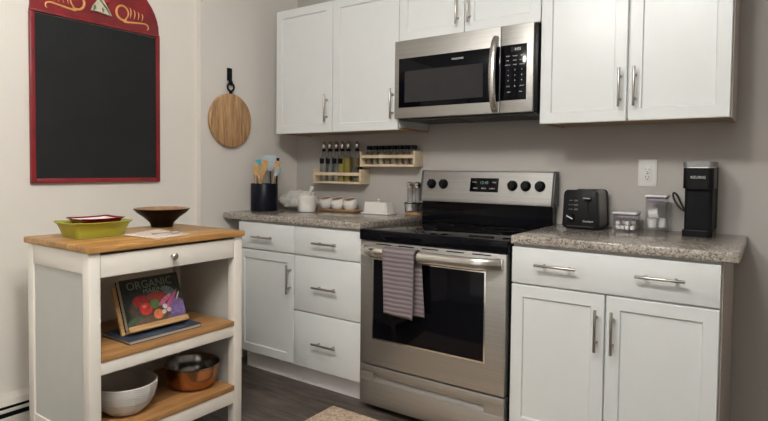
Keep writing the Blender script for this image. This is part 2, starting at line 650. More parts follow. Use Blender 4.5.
def text(body, size, loc, mat, parent, name, face='-y', align='CENTER', rot=None, label=None, depth=0.0004, bold=0.0):
    cu = bpy.data.curves.new('tmp_text', 'FONT')
    cu.body = body
    cu.size = size
    cu.align_x = align
    cu.align_y = 'CENTER'
    cu.extrude = depth
    cu.offset = bold
    cu.resolution_u = 3
    o = bpy.data.objects.new('tmp_text', cu)
    COL.objects.link(o)
    dg = bpy.context.evaluated_depsgraph_get()
    me = bpy.data.meshes.new_from_object(o.evaluated_get(dg))
    bpy.data.objects.remove(o)
    bpy.data.curves.remove(cu)
    b = bmesh.new()
    b.from_mesh(me)
    bpy.data.meshes.remove(me)
    R = rot if rot is not None else {'-y': Matrix.Rotation(PI / 2, 3, 'X'),
                                     '+x': Matrix.Rotation(PI / 2, 3, 'Z') @ Matrix.Rotation(PI / 2, 3, 'X')}[face]
    bmesh.ops.transform(b, verts=b.verts, matrix=R.to_4x4())
    bmesh.ops.translate(b, verts=b.verts, vec=Vector(loc))
    return obj(name, b, mat, parent, smooth=0, label=label)


def grid_surface(fn, nu, nv):
    b = bmesh.new()
    g = [[b.verts.new(fn(i / nu, j / nv)) for j in range(nv + 1)] for i in range(nu + 1)]
    for i in range(nu):
        for j in range(nv):
            b.faces.new((g[i][j], g[i + 1][j], g[i + 1][j + 1], g[i][j + 1]))
    return b


def solid(o, t, off=0.0):
    m = o.modifiers.new('thickness', 'SOLIDIFY')
    m.thickness = t
    m.offset = off
    return o


def bez(p0, p1, p2, p3, n=12):
    out = []
    for i in range(n + 1):
        t = i / n
        out.append(tuple((1 - t) ** 3 * a + 3 * (1 - t) ** 2 * t * b + 3 * (1 - t) * t * t * c + t ** 3 * d for a, b, c, d in zip(p0, p1, p2, p3)))
    return out


# ------------------------------------------------------------------ setting
XW = -1.020      # kitchen's left wall
XC = -1.060      # wall with the chalkboard, set back a little
struct('floor', box(-1.3, 3.6, -5.4, 0.12, -0.06, 0.0), 'floor')
struct('ceiling', box(-1.3, 3.6, -5.4, 0.12, 2.44, 2.50), 'ceil')
struct('wall_back', box(-1.3, 3.6, 0.0, 0.12, 0.0, 2.44), 'wall')
struct('wall_left', box(-1.3, XC, -5.4, -0.80, 0.0, 2.44), 'wallL')
struct('wall_left_kitchen', box(-1.3, XW, -0.80, 0.0, 0.0, 2.44), 'wallK')
struct('wall_right', box(3.45, 3.6, -5.4, 0.0, 0.0, 2.44), 'wall')
struct('wall_front', box(XC, 3.45, -5.4, -5.25, 0.0, 2.44), 'wallL')

# ------------------------------------------------------------------ base cabinets
YD = -0.632      # door fronts
YB = -0.612      # carcass front
YC = -0.645      # counter front
ZC0, ZC1 = 0.879, 0.915

# --- left: door unit
t = thing('base_cabinet', 'white base cabinet with one drawer over one framed door, beside the wood-topped cart', 'cabinet', (-0.672, -0.31, 0))
obj('body', box(-0.892, -0.4515, YB, -0.003, 0.115, ZC0 - 0.001), 'cab', t)
obj('toe_kick', box(-0.892, -0.4515, -0.562, -0.545, 0.0, 0.1145), 'toe', t)
d = obj('drawer', box(-0.890, -0.4535, YD, YB - 0.001, 0.7195, 0.868, 0.002), 'cab', t)
obj('pull_handle', pull((-0.675, 0.790), YD), 'nickel', d, label='slim brushed nickel bar handle')
d = obj('door', shaker(-0.890, -0.4535, 0.118, 0.7125, YD, YB - 0.001 - YD), 'cab', t, smooth=20)
obj('pull_handle', pull((-0.478, 0.58), YD, True), 'nickel', d, label='slim brushed nickel bar handle')
# --- left: drawer bank
t = thing('drawer_cabinet', 'white base cabinet with a stack of three flat drawers, left of the oven', 'cabinet', (-0.226, -0.31, 0))
obj('body', box(-0.4505, -0.002, YB, -0.003, 0.115, ZC0 - 0.001), 'cab', t)
obj('toe_kick', box(-0.4505, -0.002, -0.562, -0.545, 0.0, 0.1145), 'toe', t)
for z0, z1, zp in ((0.7195, 0.868, 0.791), (0.4195, 0.7125, 0.559), (0.118, 0.4125, 0.263)):
    d = obj('drawer', box(-0.4485, -0.004, YD, YB - 0.001, z0, z1, 0.002), 'cab', t)
    obj('pull_handle', pull((-0.220, zp), YD), 'nickel', d, label='slim brushed nickel bar handle')
# --- right unit
t = thing('base_cabinet', 'white double-door base cabinet with one wide drawer, right of the oven', 'cabinet', (1.139, -0.31, 0))
obj('body', box(0.768, 1.501, YB, -0.003, 0.115, ZC0 - 0.001), 'cab', t)
obj('side_panel', box(1.5015, 1.5075, YB + 0.0, -0.003, 0.0, ZC0 - 0.001), 'cabside', t, label='greige end panel')
obj('toe_kick', box(0.768, 1.501, -0.562, -0.545, 0.0, 0.1145), 'toe', t)
d = obj('drawer', box(0.769, 1.501, YD, YB - 0.001, 0.7205, 0.868, 0.002), 'cab', t)
obj('pull_handle', pull((0.951, 0.803), YD), 'nickel', d, label='slim brushed nickel bar handle')
obj('pull_handle', pull((1.319, 0.802), YD), 'nickel', d, label='slim brushed nickel bar handle')
for x0, x1, xp in ((0.769, 1.133, 1.106), (1.139, 1.501, 1.164)):
    d = obj('door', shaker(x0, x1, 0.118, 0.7135, YD, YB - 0.001 - YD), 'cab', t, smooth=20)
    obj('pull_handle', pull((xp, 0.58), YD, True), 'nickel', d, label='slim brushed nickel bar handle')

# --- counters
o = obj('countertop', box(-1.0175, -0.001, YC, -0.002, ZC0, ZC1, 0.006, 3), 'granite', origin=(-0.5, -0.32, ZC0))
tag(o, 'speckled granite countertop over the left cabinets, under the crock and mortar', 'countertop')
o = obj('countertop', box(0.766, 1.552, YC, -0.002, ZC0, ZC1, 0.006, 3), 'granite', origin=(1.15, -0.32, ZC0))
tag(o, 'speckled granite countertop over the right cabinet, under the toaster and coffee maker', 'countertop')

# ------------------------------------------------------------------ wall cabinets
YU = -0.328
YUB = -0.309


def upper(name, label, x0, x1, z0, z1, doors, pulls, zp):
    t = thing(name, label, 'cabinet', ((x0 + x1) / 2, -0.16, z0))
    obj('body', box(x0, x1, YUB, -0.002, z0 + 0.012, z1), 'cab', t)
    bm = box(x0 + 0.0, x0 + 0.016, YUB, -0.002, z0, z0 + 0.0115)
    box(x1 - 0.016, x1, YUB, -0.002, z0, z0 + 0.0115, bm=bm)
    box(x0 + 0.0165, x1 - 0.0165, YUB, YUB + 0.018, z0, z0 + 0.0115, bm=bm)
    box(x0 + 0.0165, x1 - 0.0165, YUB + 0.0185, -0.002, z0 + 0.006, z0 + 0.0115, bm=bm)
    obj('underside', bm, 'cabraw', t, label='bare brown plywood underside')
    for (a, b_), p in zip(doors, pulls):
        d = obj('door', shaker(a, b_, z0 - 0.001, z1 - 0.002, YU, YUB - 0.001 - YU), 'cab', t, smooth=20)
        obj('pull_handle', pull((p, zp), YU, True), 'nickel', d, label='slim brushed nickel bar handle')
    return t


upper('wall_cabinet', 'white double-door wall cabinet left of the microwave, above the spice racks', -0.894, 0.008, 1.391, 2.145,
      ((-0.893, -0.4445), (-0.4405, 0.007)), (-0.479, -0.024), 1.528)
upper('wall_cabinet', 'short white double-door wall cabinet directly above the microwave', 0.0095, 0.765, 1.852, 2.145,
      ((0.0105, 0.385), (0.389, 0.764)), (0.353, 0.416), 1.972)
t = upper('wall_cabinet', 'white double-door wall cabinet right of the microwave, above the coffee maker', 0.767, 1.494, 1.391, 2.145,
          ((0.768, 1.1295), (1.1375, 1.494)), (1.105, 1.162), 1.528)
obj('side_panel', box(1.4945, 1.4995, YUB, -0.002, 1.391, 2.145), 'cabside', t, label='greige end panel')

# ------------------------------------------------------------------ microwave
t = thing('microwave', 'stainless over-the-range microwave with black glass door and curved handle', 'microwave', (0.382, -0.18, 1.43))
obj('body', box(0.006, 0.758, -0.335, -0.002, 1.447, 1.848, 0.003), 'black', t)
bm = box(0.012, 0.752, -0.325, -0.012, 1.438, 1.4465, 0.002)
for k in range(2):
    x0 = 0.09 + 0.34 * k
    for j in range(7):
        box(x0, x0 + 0.24, -0.27 + j * 0.03, -0.252 + j * 0.03, 1.4355, 1.4375, bm=bm)
obj('grease_filter', bm, 'dark', t)
yf = -0.357
d = obj('door', box(0.003, 0.5875, yf, -0.336, 1.446, 1.847, 0.003), 'steel', t)
obj('door_glass', box(0.030, 0.5865, yf - 0.0015, yf - 0.0002, 1.500, 1.754, 0.0006), 'bglass', d, label='black glass')
obj('window', box(0.067, 0.503, yf - 0.0024, yf - 0.0016, 1.526, 1.686), 'mwwin', d, label='grey screened window')
text('FRIGIDAIRE', 0.0125, (0.368, yf - 0.0018, 1.722), 'text', d, 'lettering')
hp = []
for k in range(21):
    s = k / 20
    hp.append((0.566, yf - 0.006 - 0.042 * math.sin(PI * s) ** 0.6, 1.455 + 0.345 * s))
obj('handle', tube(hp, [0.014 + 0.003 * math.sin(PI * k / 20) for k in range(21)], 14, flat=0.55), 'steelz', d, label='bowed chrome handle')
d = obj('control_panel', box(0.5892, 0.744, yf, -0.336, 1.446, 1.847, 0.003), 'steel', t)
obj('keypad', box(0.590, 0.714, yf - 0.0015, yf - 0.0002, 1.503, 1.756, 0.0006), 'bglass', d, label='black glass keypad')
obj('display', box(0.640, 0.700, yf - 0.0022, yf - 0.0016, 1.722, 1.745), 'disp', d)
text('4:05', 0.018, (0.672, yf - 0.0026, 1.7335), 'text', d, 'lettering')
rows = [('TIMER', 'SOFTEN', 'MELT'), ('POP', 'PIZZA', 'REHEAT'), ('DEFROST', 'COOK', 'POWER')]
for i, r in enumerate(rows):
    for j, s in enumerate(r):
        text(s, 0.0062, (0.625 + j * 0.034, yf - 0.0018, 1.704 - i * 0.020), 'text', d, 'lettering')
for k, s in enumerate('123456789'):
    text(s, 0.0095, (0.628 + (k % 3) * 0.032, yf - 0.0018, 1.640 - (k // 3) * 0.024), 'text', d, 'lettering')
text('STOP', 0.0065, (0.628, yf - 0.0018, 1.566), 'text', d, 'lettering')
text('0', 0.0095, (0.660, yf - 0.0018, 1.566), 'text', d, 'lettering')
text('START', 0.0070, (0.694, yf - 0.0018, 1.566), 'text', d, 'lettering')
text('LIGHT', 0.0060, (0.632, yf - 0.0018, 1.540), 'text', d, 'lettering')
text('FAN', 0.0060, (0.688, yf - 0.0018, 1.540), 'text', d, 'lettering')

# ------------------------------------------------------------------ range
t = thing('oven_range', 'stainless electric range with black glass cooktop, oven door and backguard', 'oven', (0.382, -0.33, 0))
obj('body', box(0.004, 0.759, -0.606, -0.012, 0.03, 0.834), 'black', t)
obj('base', box(0.02, 0.742, -0.58, -0.03, 0.0, 0.0295), 'black', t)
d = obj('cooktop', box(0.002, 0.761, -0.655, -0.012, 0.8365, 0.8885, 0.006, 3), 'bglass', t, label='black ceramic glass top')
for (x, y, r) in ((0.20, -0.48, 0.115), (0.56, -0.48, 0.095), (0.20, -0.22, 0.08), (0.56, -0.22, 0.10)):
    obj('burner_ring', lathe([(r, 0.0), (r, 0.0003), (r - 0.002, 0.0003), (r - 0.002, 0.0), (r, 0.0)], (x, y, 0.8887), 40), 'dark', d)
yf = -0.650
d = obj('oven_door', box(0.008, 0.752, yf, -0.607, 0.2345, 0.832, 0.004), 'steel', t)
bm = bmesh.new()
for x0 in (0.10, 0.225, 0.35, 0.475, 0.60):
    box(x0, x0 + 0.085, yf - 0.0006, yf + 0.001, 0.8195, 0.8245, bm=bm)
obj('vent_slots', bm, 'blackm', d, label='dark vent slots')
obj('window_trim', box(0.080, 0.664, yf - 0.0015, yf - 0.0002, 0.360, 0.754, 0.0006), 'steelh', d)
w_ = obj('window', box(0.087, 0.657, yf - 0.0030, yf - 0.0016, 0.367, 0.747, 0.0006), 'bglass', d, label='black oven glass')
hp = [(0.030 + 0.700 * k / 24, yf - 0.012 - 0.048 * min(1, 2.6 * math.sin(PI * k / 24)) ** 0.7, 0.789) for k in range(25)]
bm = tube(hp, 0.013, 16, flat=2.05)
for x in (0.031, 0.729):
    box(x - 0.012, x + 0.012, yf - 0.018, yf - 0.0005, 0.764, 0.814, 0.004, bm=bm)
obj('handle', bm, 'steelh', d, label='wide bowed stainless handle')
bm = box(0.008, 0.752, yf, -0.607, 0.193, 0.2275, 0.003)
box(0.008, 0.752, yf, -0.607, 0.034, 0.152, 0.003, bm=bm)
box(0.008, 0.088, yf, -0.607, 0.1515, 0.1935, bm=bm)
box(0.662, 0.752, yf, -0.607, 0.1515, 0.1935, bm=bm)
d = obj('storage_drawer', bm, 'steel', t)
obj('grip_recess', prism([(yf + 0.004, 0.1525), (yf + 0.026, 0.168), (yf + 0.026, 0.1925), (-0.6075, 0.1925), (-0.6075, 0.1525)], 0.0885, 0.6615, 'x'), 'steel', d, label='long recessed finger grip')
# backguard
obj('riser', box(0.014, 0.755, -0.070, -0.012, 0.889, 1.000), 'bglass', t, label='black riser behind the cooktop')
poly = [(-0.094, 1.004), (-0.090, 1.026), (-0.062, 1.170), (-0.056, 1.174), (-0.014, 1.174), (-0.014, 1.004)]
bg = obj('backguard', prism(poly, 0.020, 0.752, 'x', 0.002), 'steelbg', t)
bm = prism([(a - (0.002 if a < -0.02 else 0), b_ + (0.002 if b_ > 1.1 else -0.002)) for a, b_ in poly], 0.7525, 0.766, 'x', 0.004)
obj('end_cap', bm, 'dark', bg, label='dark grey end cap')
bm = prism([(a - (0.002 if a < -0.02 else 0), b_ + (0.002 if b_ > 1.1 else -0.002)) for a, b_ in poly], 0.006, 0.0195, 'x', 0.004)
obj('end_cap', bm, 'dark', bg, label='dark grey end cap')
tilt = math.atan2(0.028, 0.144)
BR = Matrix.Rotation(PI / 2 - tilt, 3, 'X')


def bgpt(z, off=0.0):
    y = -0.090 + (z - 1.026) * 0.028 / 0.144
    return y - off * math.cos(tilt), z + off * math.sin(tilt)


def on_panel(bm):
    """bm made flat in (x, 0..-depth, z about 0)"""
    bmesh.ops.rotate(bm, verts=bm.verts, matrix=Matrix.Rotation(-tilt, 3, 'X'))
    return bm


def put(bm, x, z, off=0.0003):
    y, zz = bgpt(z, off)
    bmesh.ops.translate(bm, verts=bm.verts, vec=(x, y, zz))
    return bm


for x in (0.078, 0.152, 0.548, 0.618, 0.691):
    bm = on_panel(lathe([(0, 0), (0.027, 0), (0.027, 0.004), (0.024, 0.008), (0.021, 0.022), (0.018, 0.026), (0, 0.026)], (0, 0, 0), 28, None, 'y'))
    k = obj('knob', put(bm, x, 1.100), 'black', bg, label='black control knob')
    g = box(-0.004, 0.004, -0.033, -0.0262, -0.022, 0.022, 0.002)
    obj('grip', put(on_panel(g), x, 1.100), 'black', k)
    for q in range(3):
        y, zz = bgpt(1.100 - 0.036, 0.0004)
    text('HI  LO' if x != 0.618 else 'OFF', 0.007, (x, y, zz), 'textg', bg, 'lettering', rot=BR)
pan = obj('display_panel', put(on_panel(box(-0.080, 0.080, -0.0015, 0, -0.037, 0.037, 0.0005)), 0.392, 1.100), 'bglass', bg, label='black clock panel')
y, zz = bgpt(1.112, 0.0026)
text('12:45', 0.022, (0.392, y, zz), plain('green_digits', (0.25, 0.42, 0.38), 0.5), pan, 'digits', rot=BR)
for i, s in enumerate(('BAKE', 'BROIL', 'CLEAN')):
    y, zz = bgpt(1.082, 0.0026)
    text(s, 0.010, (0.345 + i * 0.047, y, zz), 'text', pan, 'lettering', rot=BR)
for s, x in (('COOK', 0.336), ('TIMER', 0.448)):
    y, zz = bgpt(1.114, 0.0026)
    text(s, 0.008, (x, y, zz), 'text', pan, 'lettering', rot=BR)
y, zz = bgpt(1.045, 0.0006)
text('FRIGIDAIRE', 0.012, (0.392, y, zz), 'textg', bg, 'lettering', rot=BR)

# towel over the handle
YH = -0.710


def towel(u, v):
    # v runs front hem -> over the bar -> back hem ; u across
    L1, A, L2 = 0.285, 0.07, 0.285
    s = v * (L1 + A + L2)
    xl = 0.190 + 0.010 * (1 - min(1, s / L1)) + (0.022 * max(0, s - L1 - A) / L2 if s > L1 + A else 0)
    wdt = 0.168 - 0.014 * (1 - min(1, s / L1)) + (0.012 if s > L1 + A else 0.012 * max(0, (s - L1)) / A)
    x = xl + u * wdt
    zt = 0.806
    if s < L1:
        y = YH - 0.0195
        z = zt - (L1 - s) - 0.0
        z += 0.0 - 0.010 * u * (1 - s / L1)
    elif s < L1 + A:
        a = (s - L1) / A * PI
        y = YH - 0.0195 * math.cos(a) + 0.0
        z = zt + 0.016 * math.sin(a)
    else:
        y = YH + 0.0195
        z = zt - (s - L1 - A)
    rip = 0.0022 * math.sin(u * 9.0 + 0.6) * (1 - 0.7 * abs(v - 0.5) * 0)
    if s < L1:
        y += rip - 0.002
    elif s > L1 + A:
        y += 0.0008 * math.sin(u * 7)
    return (x, y, z)


o = obj('dish_towel', grid_surface(towel, 14, 60), 'towel', origin=(0.28, YH, 0.80), smooth=60)
solid(o, 0.004)
tag(o, 'mauve grey striped dish towel hanging over the oven door handle', 'towel')

# ------------------------------------------------------------------ rug
bm = box(-0.10, 0.86, -1.42, -0.722, 0.001, 0.011, 0.004)
o = obj('rug', bm, 'rug', origin=(0.38, -1.07, 0.0))
tag(o, 'beige woven jute rug lying on the floor in front of the oven', 'rug')

# ------------------------------------------------------------------ chalkboard
t = thing('chalkboard', 'dark chalkboard in a red frame with an arched painted top on the cream wall', 'chalkboard', (XC, -1.375, 1.10))
x0, x1 = XC + 0.001, XC + 0.019
y0, y1, z0, z1 = -1.702, -1.049, 1.101, 1.868
obj('slate', box(x0 + 0.004, x0 + 0.010, y0 + 0.012, y1 - 0.012, z0 + 0.012, z1 - 0.004), 'slate', t, label='dark grey writing surface')
fwid = 0.022
bm = box(x0, x1, y0, y0 + fwid, z0, z1, 0.003)
box(x0, x1, y1 - fwid, y1, z0, z1, 0.003, bm=bm)
box(x0, x1, y0 + fwid + 0.0003, y1 - fwid - 0.0003, z0, z0 + fwid, 0.003, bm=bm)
box(x0, x1 + 0.001, y0 + 0.001, y1 - 0.001, z1 + 0.0005, z1 + 0.012, 0.003, bm=bm)
obj('frame', bm, 'red', t, label='red painted frame')
poly = [(y0 + 0.003, z1 + 0.0125), (y1 - 0.003, z1 + 0.0125)]
for k in range(25):
    a = PI * k / 24
    poly.append((-1.3755 + 0.3225 * math.cos(a), z1 + 0.017 + 0.265 * math.sin(a)))
hd = obj('arched_header', prism(poly, x0, x1 - 0.004, 'x', 0.002), 'red', t, label='red arched top board with gold scrolls')
xp = x1 - 0.0035


def scroll(cy, cz, s, mir):
    bm = bmesh.new()
    pts = []
    # round coil then a tail that sweeps out and curls up
    for k in range(30):
        a = math.radians(-60 + 12.5 * k)
        r = 0.030 + 0.0002 * k
        pts.append((xp, cy + mir * (-0.055 + r * math.cos(a)) * s, cz + (0.012 + r * 1.05 * math.sin(a)) * s))
    a_end = pts[-1]
    tail = bez((xp, a_end[1], a_end[2]), (xp, cy + mir * -0.075 * s, cz - 0.040 * s), (xp, cy + mir * -0.01 * s, cz - 0.028 * s), (xp, cy + mir * 0.055 * s, cz - 0.020 * s), 14)
    tail += bez(tail[-1], (xp, cy + mir * 0.085 * s, cz - 0.014 * s), (xp, cy + mir * 0.098 * s, cz - 0.036 * s), (xp, cy + mir * 0.082 * s, cz - 0.048 * s), 8)[1:]
    allp = pts + tail[1:]
    n = len(allp)
    tube(allp, [0.0030 + 0.0032 * math.sin(PI * i / (n - 1)) for i in range(n)], 8, bm)
    for j in range(4):
        yy = cy + mir * (-0.012 + 0.022 * j) * s
        tube(bez((xp, yy - mir * 0.006 * s, cz + (0.045 - 0.006 * j) * s), (xp, yy + mir * 0.004 * s, cz + (0.045 - 0.006 * j) * s), (xp, yy + mir * 0.006 * s, cz + 0.01 * s), (xp, yy - mir * 0.004 * s, cz - 0.008 * s), 8),
             [0.001, 0.0016, 0.0022, 0.0028, 0.003, 0.0028, 0.0022, 0.0016, 0.001], 8, bm)
    return bm


obj('gold_scroll', scroll(-1.205, 1.942, 1.0, 1), 'gold', hd, label='painted gold scroll')
obj('gold_scroll', scroll(-1.545, 1.942, 1.0, -1), 'gold', hd, label='painted gold scroll')
orn = prism([(-1.428, 1.926), (-1.395, 1.928), (-1.360, 1.924), (-1.322, 1.918), (-1.345, 1.955), (-1.365, 1.990), (-1.395, 1.985), (-1.415, 1.955)], xp, xp + 0.014, 'x', 0.002)
orn = obj('carved_leaf', orn, 'petal', hd, label='cream and green carved leaf')
for (a, b_, c, d_) in ((-1.385, 1.985, -1.335, 1.925), (-1.375, 1.95, -1.372, 1.928), (-1.412, 1.955, -1.418, 1.93)):
    obj('green_vein', tube([(xp + 0.0145, a, b_), (xp + 0.0145, (a + c) / 2 + 0.004, (b_ + d_) / 2), (xp + 0.0145, c, d_)], [0.004, 0.007, 0.003], 8, flat=0.5), 'leafg', orn)
obj('scarlet_bud', lathe([(0, 0), (0.018, 0.002), (0.022, 0.010), (0.012, 0.018), (0, 0.02)], (xp, -1.352, 2.002), 14, None, 'x'), 'bloom', hd)

# ------------------------------------------------------------------ round cutting board
t = thing('cutting_board', 'round wooden cutting board with a black leather hanging strap on the wall', 'cutting board', (XW, -0.597, 1.30))
cx, cy, cz, R = XW + 0.002, -0.597, 1.459, 0.160
obj('board', lathe([(0, 0), (R - 0.004, 0), (R, 0.005), (R, 0.019), (R - 0.004, 0.024), (0, 0.024)], (cx, cy, cz), 56, None, 'x'), 'round', t)
ring = [(cx + 0.016, cy + 0.024 * math.cos(2 * PI * k / 28), 1.659 + 0.024 * math.sin(2 * PI * k / 28)) for k in range(28)]
bm = tube(ring, 0.006, 10, closed=True)
box(cx + 0.011, cx + 0.021, cy - 0.010, cy + 0.010, 1.6195, 1.6345, 0.002, bm=bm)
obj('hanging_ring', bm, 'blackm', t, label='black iron ring')
bm = box(cx, cx + 0.009, cy - 0.017, cy + 0.017, 1.6965, 1.772, 0.002)
tube([(cx + 0.006, cy, 1.705), (cx + 0.010, cy, 1.690), (cx + 0.016, cy, 1.674), (cx + 0.022, cy, 1.672), (cx + 0.024, cy, 1.684), (cx + 0.016, cy, 1.700), (cx + 0.007, cy, 1.712)], 0.0075, 8, bm)
obj('strap', bm, 'blackm', t, label='black strap')

# ------------------------------------------------------------------ wall outlet
t = thing('wall_outlet', 'white electrical outlet plate on the wall above the canisters', 'outlet', (1.163, -0.001, 1.172))
obj('plate', box(1.123, 1.203, -0.006, -0.0005, 1.110, 1.236, 0.003), 'white', t)
obj('socket_face', box(1.146, 1.180, -0.0085, -0.0062, 1.138, 1.208, 0.001), 'white', t)
for z in (1.190, 1.156):
    bm = box(1.1555, 1.1575, -0.0092, -0.0087, z - 0.005, z + 0.005)
    box(1.1685, 1.1705, -0.0092, -0.0087, z - 0.004, z + 0.004, bm=bm)
    lathe([(0, 0), (0.0025, 0), (0.0025, 0.0005), (0, 0.0005)], (1.163, -0.0087, z - 0.011), 10, bm, 'y')
    obj('slots', bm, 'blackm', t, label='dark socket slots')
obj('reset_button', box(1.1575, 1.1685, -0.0100, -0.0087, 1.1695, 1.1735, 0.0004), 'textg', t)
obj('test_button', box(1.1575, 1.1685, -0.0100, -0.0087, 1.1755, 1.1785, 0.0004), 'white', t)

# ------------------------------------------------------------------ baseboard heater
t = thing('baseboard_heater', 'cream baseboard heater along the cream wall behind the cart', 'heater', (XC, -2.0, 0))
ya, yb = -2.9, -0.86
obj('back_plate', box(XC + 0.001, XC + 0.008, ya, yb, 0.012, 0.185), 'heat', t)
obj('top_cover', prism([(XC + 0.0085, 0.178), (XC + 0.0085, 0.185), (XC + 0.050, 0.172), (XC + 0.062, 0.150), (XC + 0.059, 0.148), (XC + 0.047, 0.166)], ya, yb, 'y'), 'heat', t)
obj('damper', prism([(XC + 0.050, 0.133), (XC + 0.060, 0.130), (XC + 0.060, 0.121), (XC + 0.057, 0.121)], ya, yb, 'y'), 'heat', t)
obj('front_cover', box(XC + 0.055, XC + 0.060, ya, yb, 0.028, 0.099, 0.001), 'heat', t)
obj('fins', box(XC + 0.012, XC + 0.045, ya + 0.02, yb - 0.02, 0.05, 0.140), 'blackm', t)
for y in (ya, yb - 0.004):
    obj('end_panel', box(XC + 0.0085, XC + 0.054, y, y + 0.004, 0.012, 0.146), 'heat', t)

# ------------------------------------------------------------------ kitchen cart
KX0, KX1, KY0, KY1 = -0.805, -0.332, -1.824, -1.108
t = thing('kitchen_cart', 'cream kitchen cart with a wooden top, two open shelves and a drawer', 'kitchen cart', (-0.57, -1.466, 0))
obj('top', box(-0.826, -0.319, -1.830, -1.101, 0.8685, 0.893, 0.004, 3), 'top', t, label='oiled oak butcher block top')
P = 0.044
for x in (KX0, KX1 - P):
    for y in (KY0, KY1 - P):
        obj('leg', box(x, x + P, y, y + P, 0.0, 0.868, 0.002), 'cart', t)
for ys in (KY0 + 0.008, KY1 - 0.008 - 0.012):
    sp = obj('side_panel', box(KX0 + P + 0.0003, KX1 - P - 0.0003, ys, ys + 0.012, 0.10, 0.867), 'cartp', t)
    yy = ys - 0.006 if ys < -1.5 else ys + 0.0122
    obj('rail', box(KX0 + P + 0.0003, KX1 - P - 0.0003, yy, yy + 0.0058, 0.790, 0.867, 0.001), 'cart', sp)
    obj('rail', box(KX0 + P + 0.0003, KX1 - P - 0.0003, yy, yy + 0.0058, 0.10, 0.180, 0.001), 'cart', sp)
obj('back_panel', box(KX0 + 0.010, KX0 + 0.018, KY0 + P + 0.0003, KY1 - P - 0.0003, 0.10, 0.867), 'cart', t)
d = obj('drawer', box(KX1 - 0.022, KX1 - 0.001, KY0 + P + 0.002, KY1 - P - 0.002, 0.775, 0.858, 0.002), 'cart', t)
obj('knob', lathe([(0, 0), (0.007, 0), (0.005, 0.010), (0.013, 0.018), (0.014, 0.023), (0.010, 0.028), (0, 0.029)], (KX1 - 0.0008, -1.478, 0.820), 20, None, 'x'), 'nickel', d, label='brushed metal knob')
obj('drawer_box', box(KX0 + 0.03, KX1 - 0.0225, KY0 + P + 0.006, KY1 - P - 0.006, 0.785, 0.850), 'cart', t)
for zt, zw, zb in ((0.484, 0.463, 0.416), (0.189, 0.166, 0.106)):
    obj('shelf', box(KX0 + 0.019, KX1 + 0.001, KY0 + P + 0.0006, KY1 - P - 0.0006, zw, zt, 0.002), 'shelf', t, label='oak shelf board')
    obj('rail', box(KX1 - 0.022, KX1 - 0.003, KY0 + P + 0.0006, KY1 - P - 0.0006, zb, zw - 0.0006, 0.001), 'cart', t)
ZT = 0.893
S1 = 0.484
S2 = 0.189


# --- lofted rectangular dish
def dish(cx, cy, z0, h, bx, by, tx, ty, th, corner=0.25, flare=0.0):
    def ring(ax, ay, z, n=48, tip=0.0):
        out = []
        for k in range(n):
            a = 2 * PI * k / n
            c, s = math.cos(a), math.sin(a)
            e = corner
            X = math.copysign(abs(c) ** e, c) * ax
            Y = math.copysign(abs(s) ** e, s) * ay
            lift = tip * (abs(X / ax) * abs(Y / ay)) ** 3
            out.append((cx + X * (1 + 0), cy + Y, z + lift))
        return out
    prof = [(bx, by, 0.0, 0), (bx + (tx - bx) * 0.30, by + (ty - by) * 0.30, h * 0.45, 0), (bx + (tx - bx) * 0.62, by + (ty - by) * 0.62, h * 0.85, flare * 0.5), (tx, ty, h, flare)]
    inn = [(tx - th * 0.5, ty - th * 0.5, h + 0.002, flare), (bx + (tx - bx) * 0.62 - th, by + (ty - by) * 0.62 - th, h * 0.85 + 0.004, flare * 0.5), (bx + (tx - bx) * 0.3 - th, by + (ty - by) * 0.3 - th, h * 0.45 + 0.003, 0), (bx - th, by - th, th, 0)]
    b = bmesh.new()
    R_ = [[b.verts.new(p) for p in ring(ax, ay, z0 + z, tip=tp)] for ax, ay, z, tp in prof + inn]
    n = 48
    for a, d in zip(R_, R_[1:]):
        for k in range(n):
            b.faces.new((a[k], a[(k + 1) % n], d[(k + 1) % n], d[k]))
    b.faces.new(R_[0])
    b.faces.new(R_[-1])
    return b


o = obj('baking_dish', dish(-0.634, -1.640, ZT + 0.0005, 0.060, 0.066, 0.100, 0.100, 0.128, 0.006, 0.22, 0.006), 'green', origin=(-0.64, -1.648, ZT), smooth=50)
tag(o, 'lime green rectangular baking dish with flared rim on the cart top', 'baking dish')
t2 = thing('serving_plate', 'small square crimson plate with white inside, resting in the green baking dish', 'plate', (-0.640, -1.652, ZT + 0.045))
obj('plate', dish(-0.628, -1.634, ZT + 0.049, 0.026, 0.058, 0.070, 0.076, 0.094, 0.004, 0.22, 0.004), 'redg', t2, smooth=50)
obj('white_glaze', dish(-0.628, -1.634, ZT + 0.0535, 0.0165, 0.053, 0.065, 0.067, 0.084, 0.003, 0.22, 0.004), 'whiteg', t2, smooth=50, label='white glazed inside')

BX, BY = -0.742, -1.245
t2 = thing('wooden_bowl', 'wide flared black lacquer bowl with wooden inside on the cart top', 'bowl', (BX, BY, ZT))
obj('outer', lathe([(0, 0.001), (0.048, 0.001), (0.050, 0.006), (0.056, 0.022), (0.083, 0.048), (0.114, 0.070), (0.128, 0.086), (0.128, 0.089), (0.125, 0.088), (0.110, 0.072), (0.079, 0.051), (0.05, 0.030), (0, 0.026)], (BX, BY, ZT), 48), 'lacq', t2, smooth=40)
obj('inner', lathe([(0.1265, 0.0898), (0.1235, 0.0892), (0.109, 0.0738), (0.078, 0.0526), (0.049, 0.0316), (0, 0.0276), (0, 0.027), (0.049, 0.031), (0.0785, 0.0518), (0.1097, 0.0728), (0.1245, 0.0886), (0.1265, 0.0898)], (BX, BY, ZT), 48), 'bowlw', t2, smooth=40, label='warm wooden inside')

bm = bmesh.new()


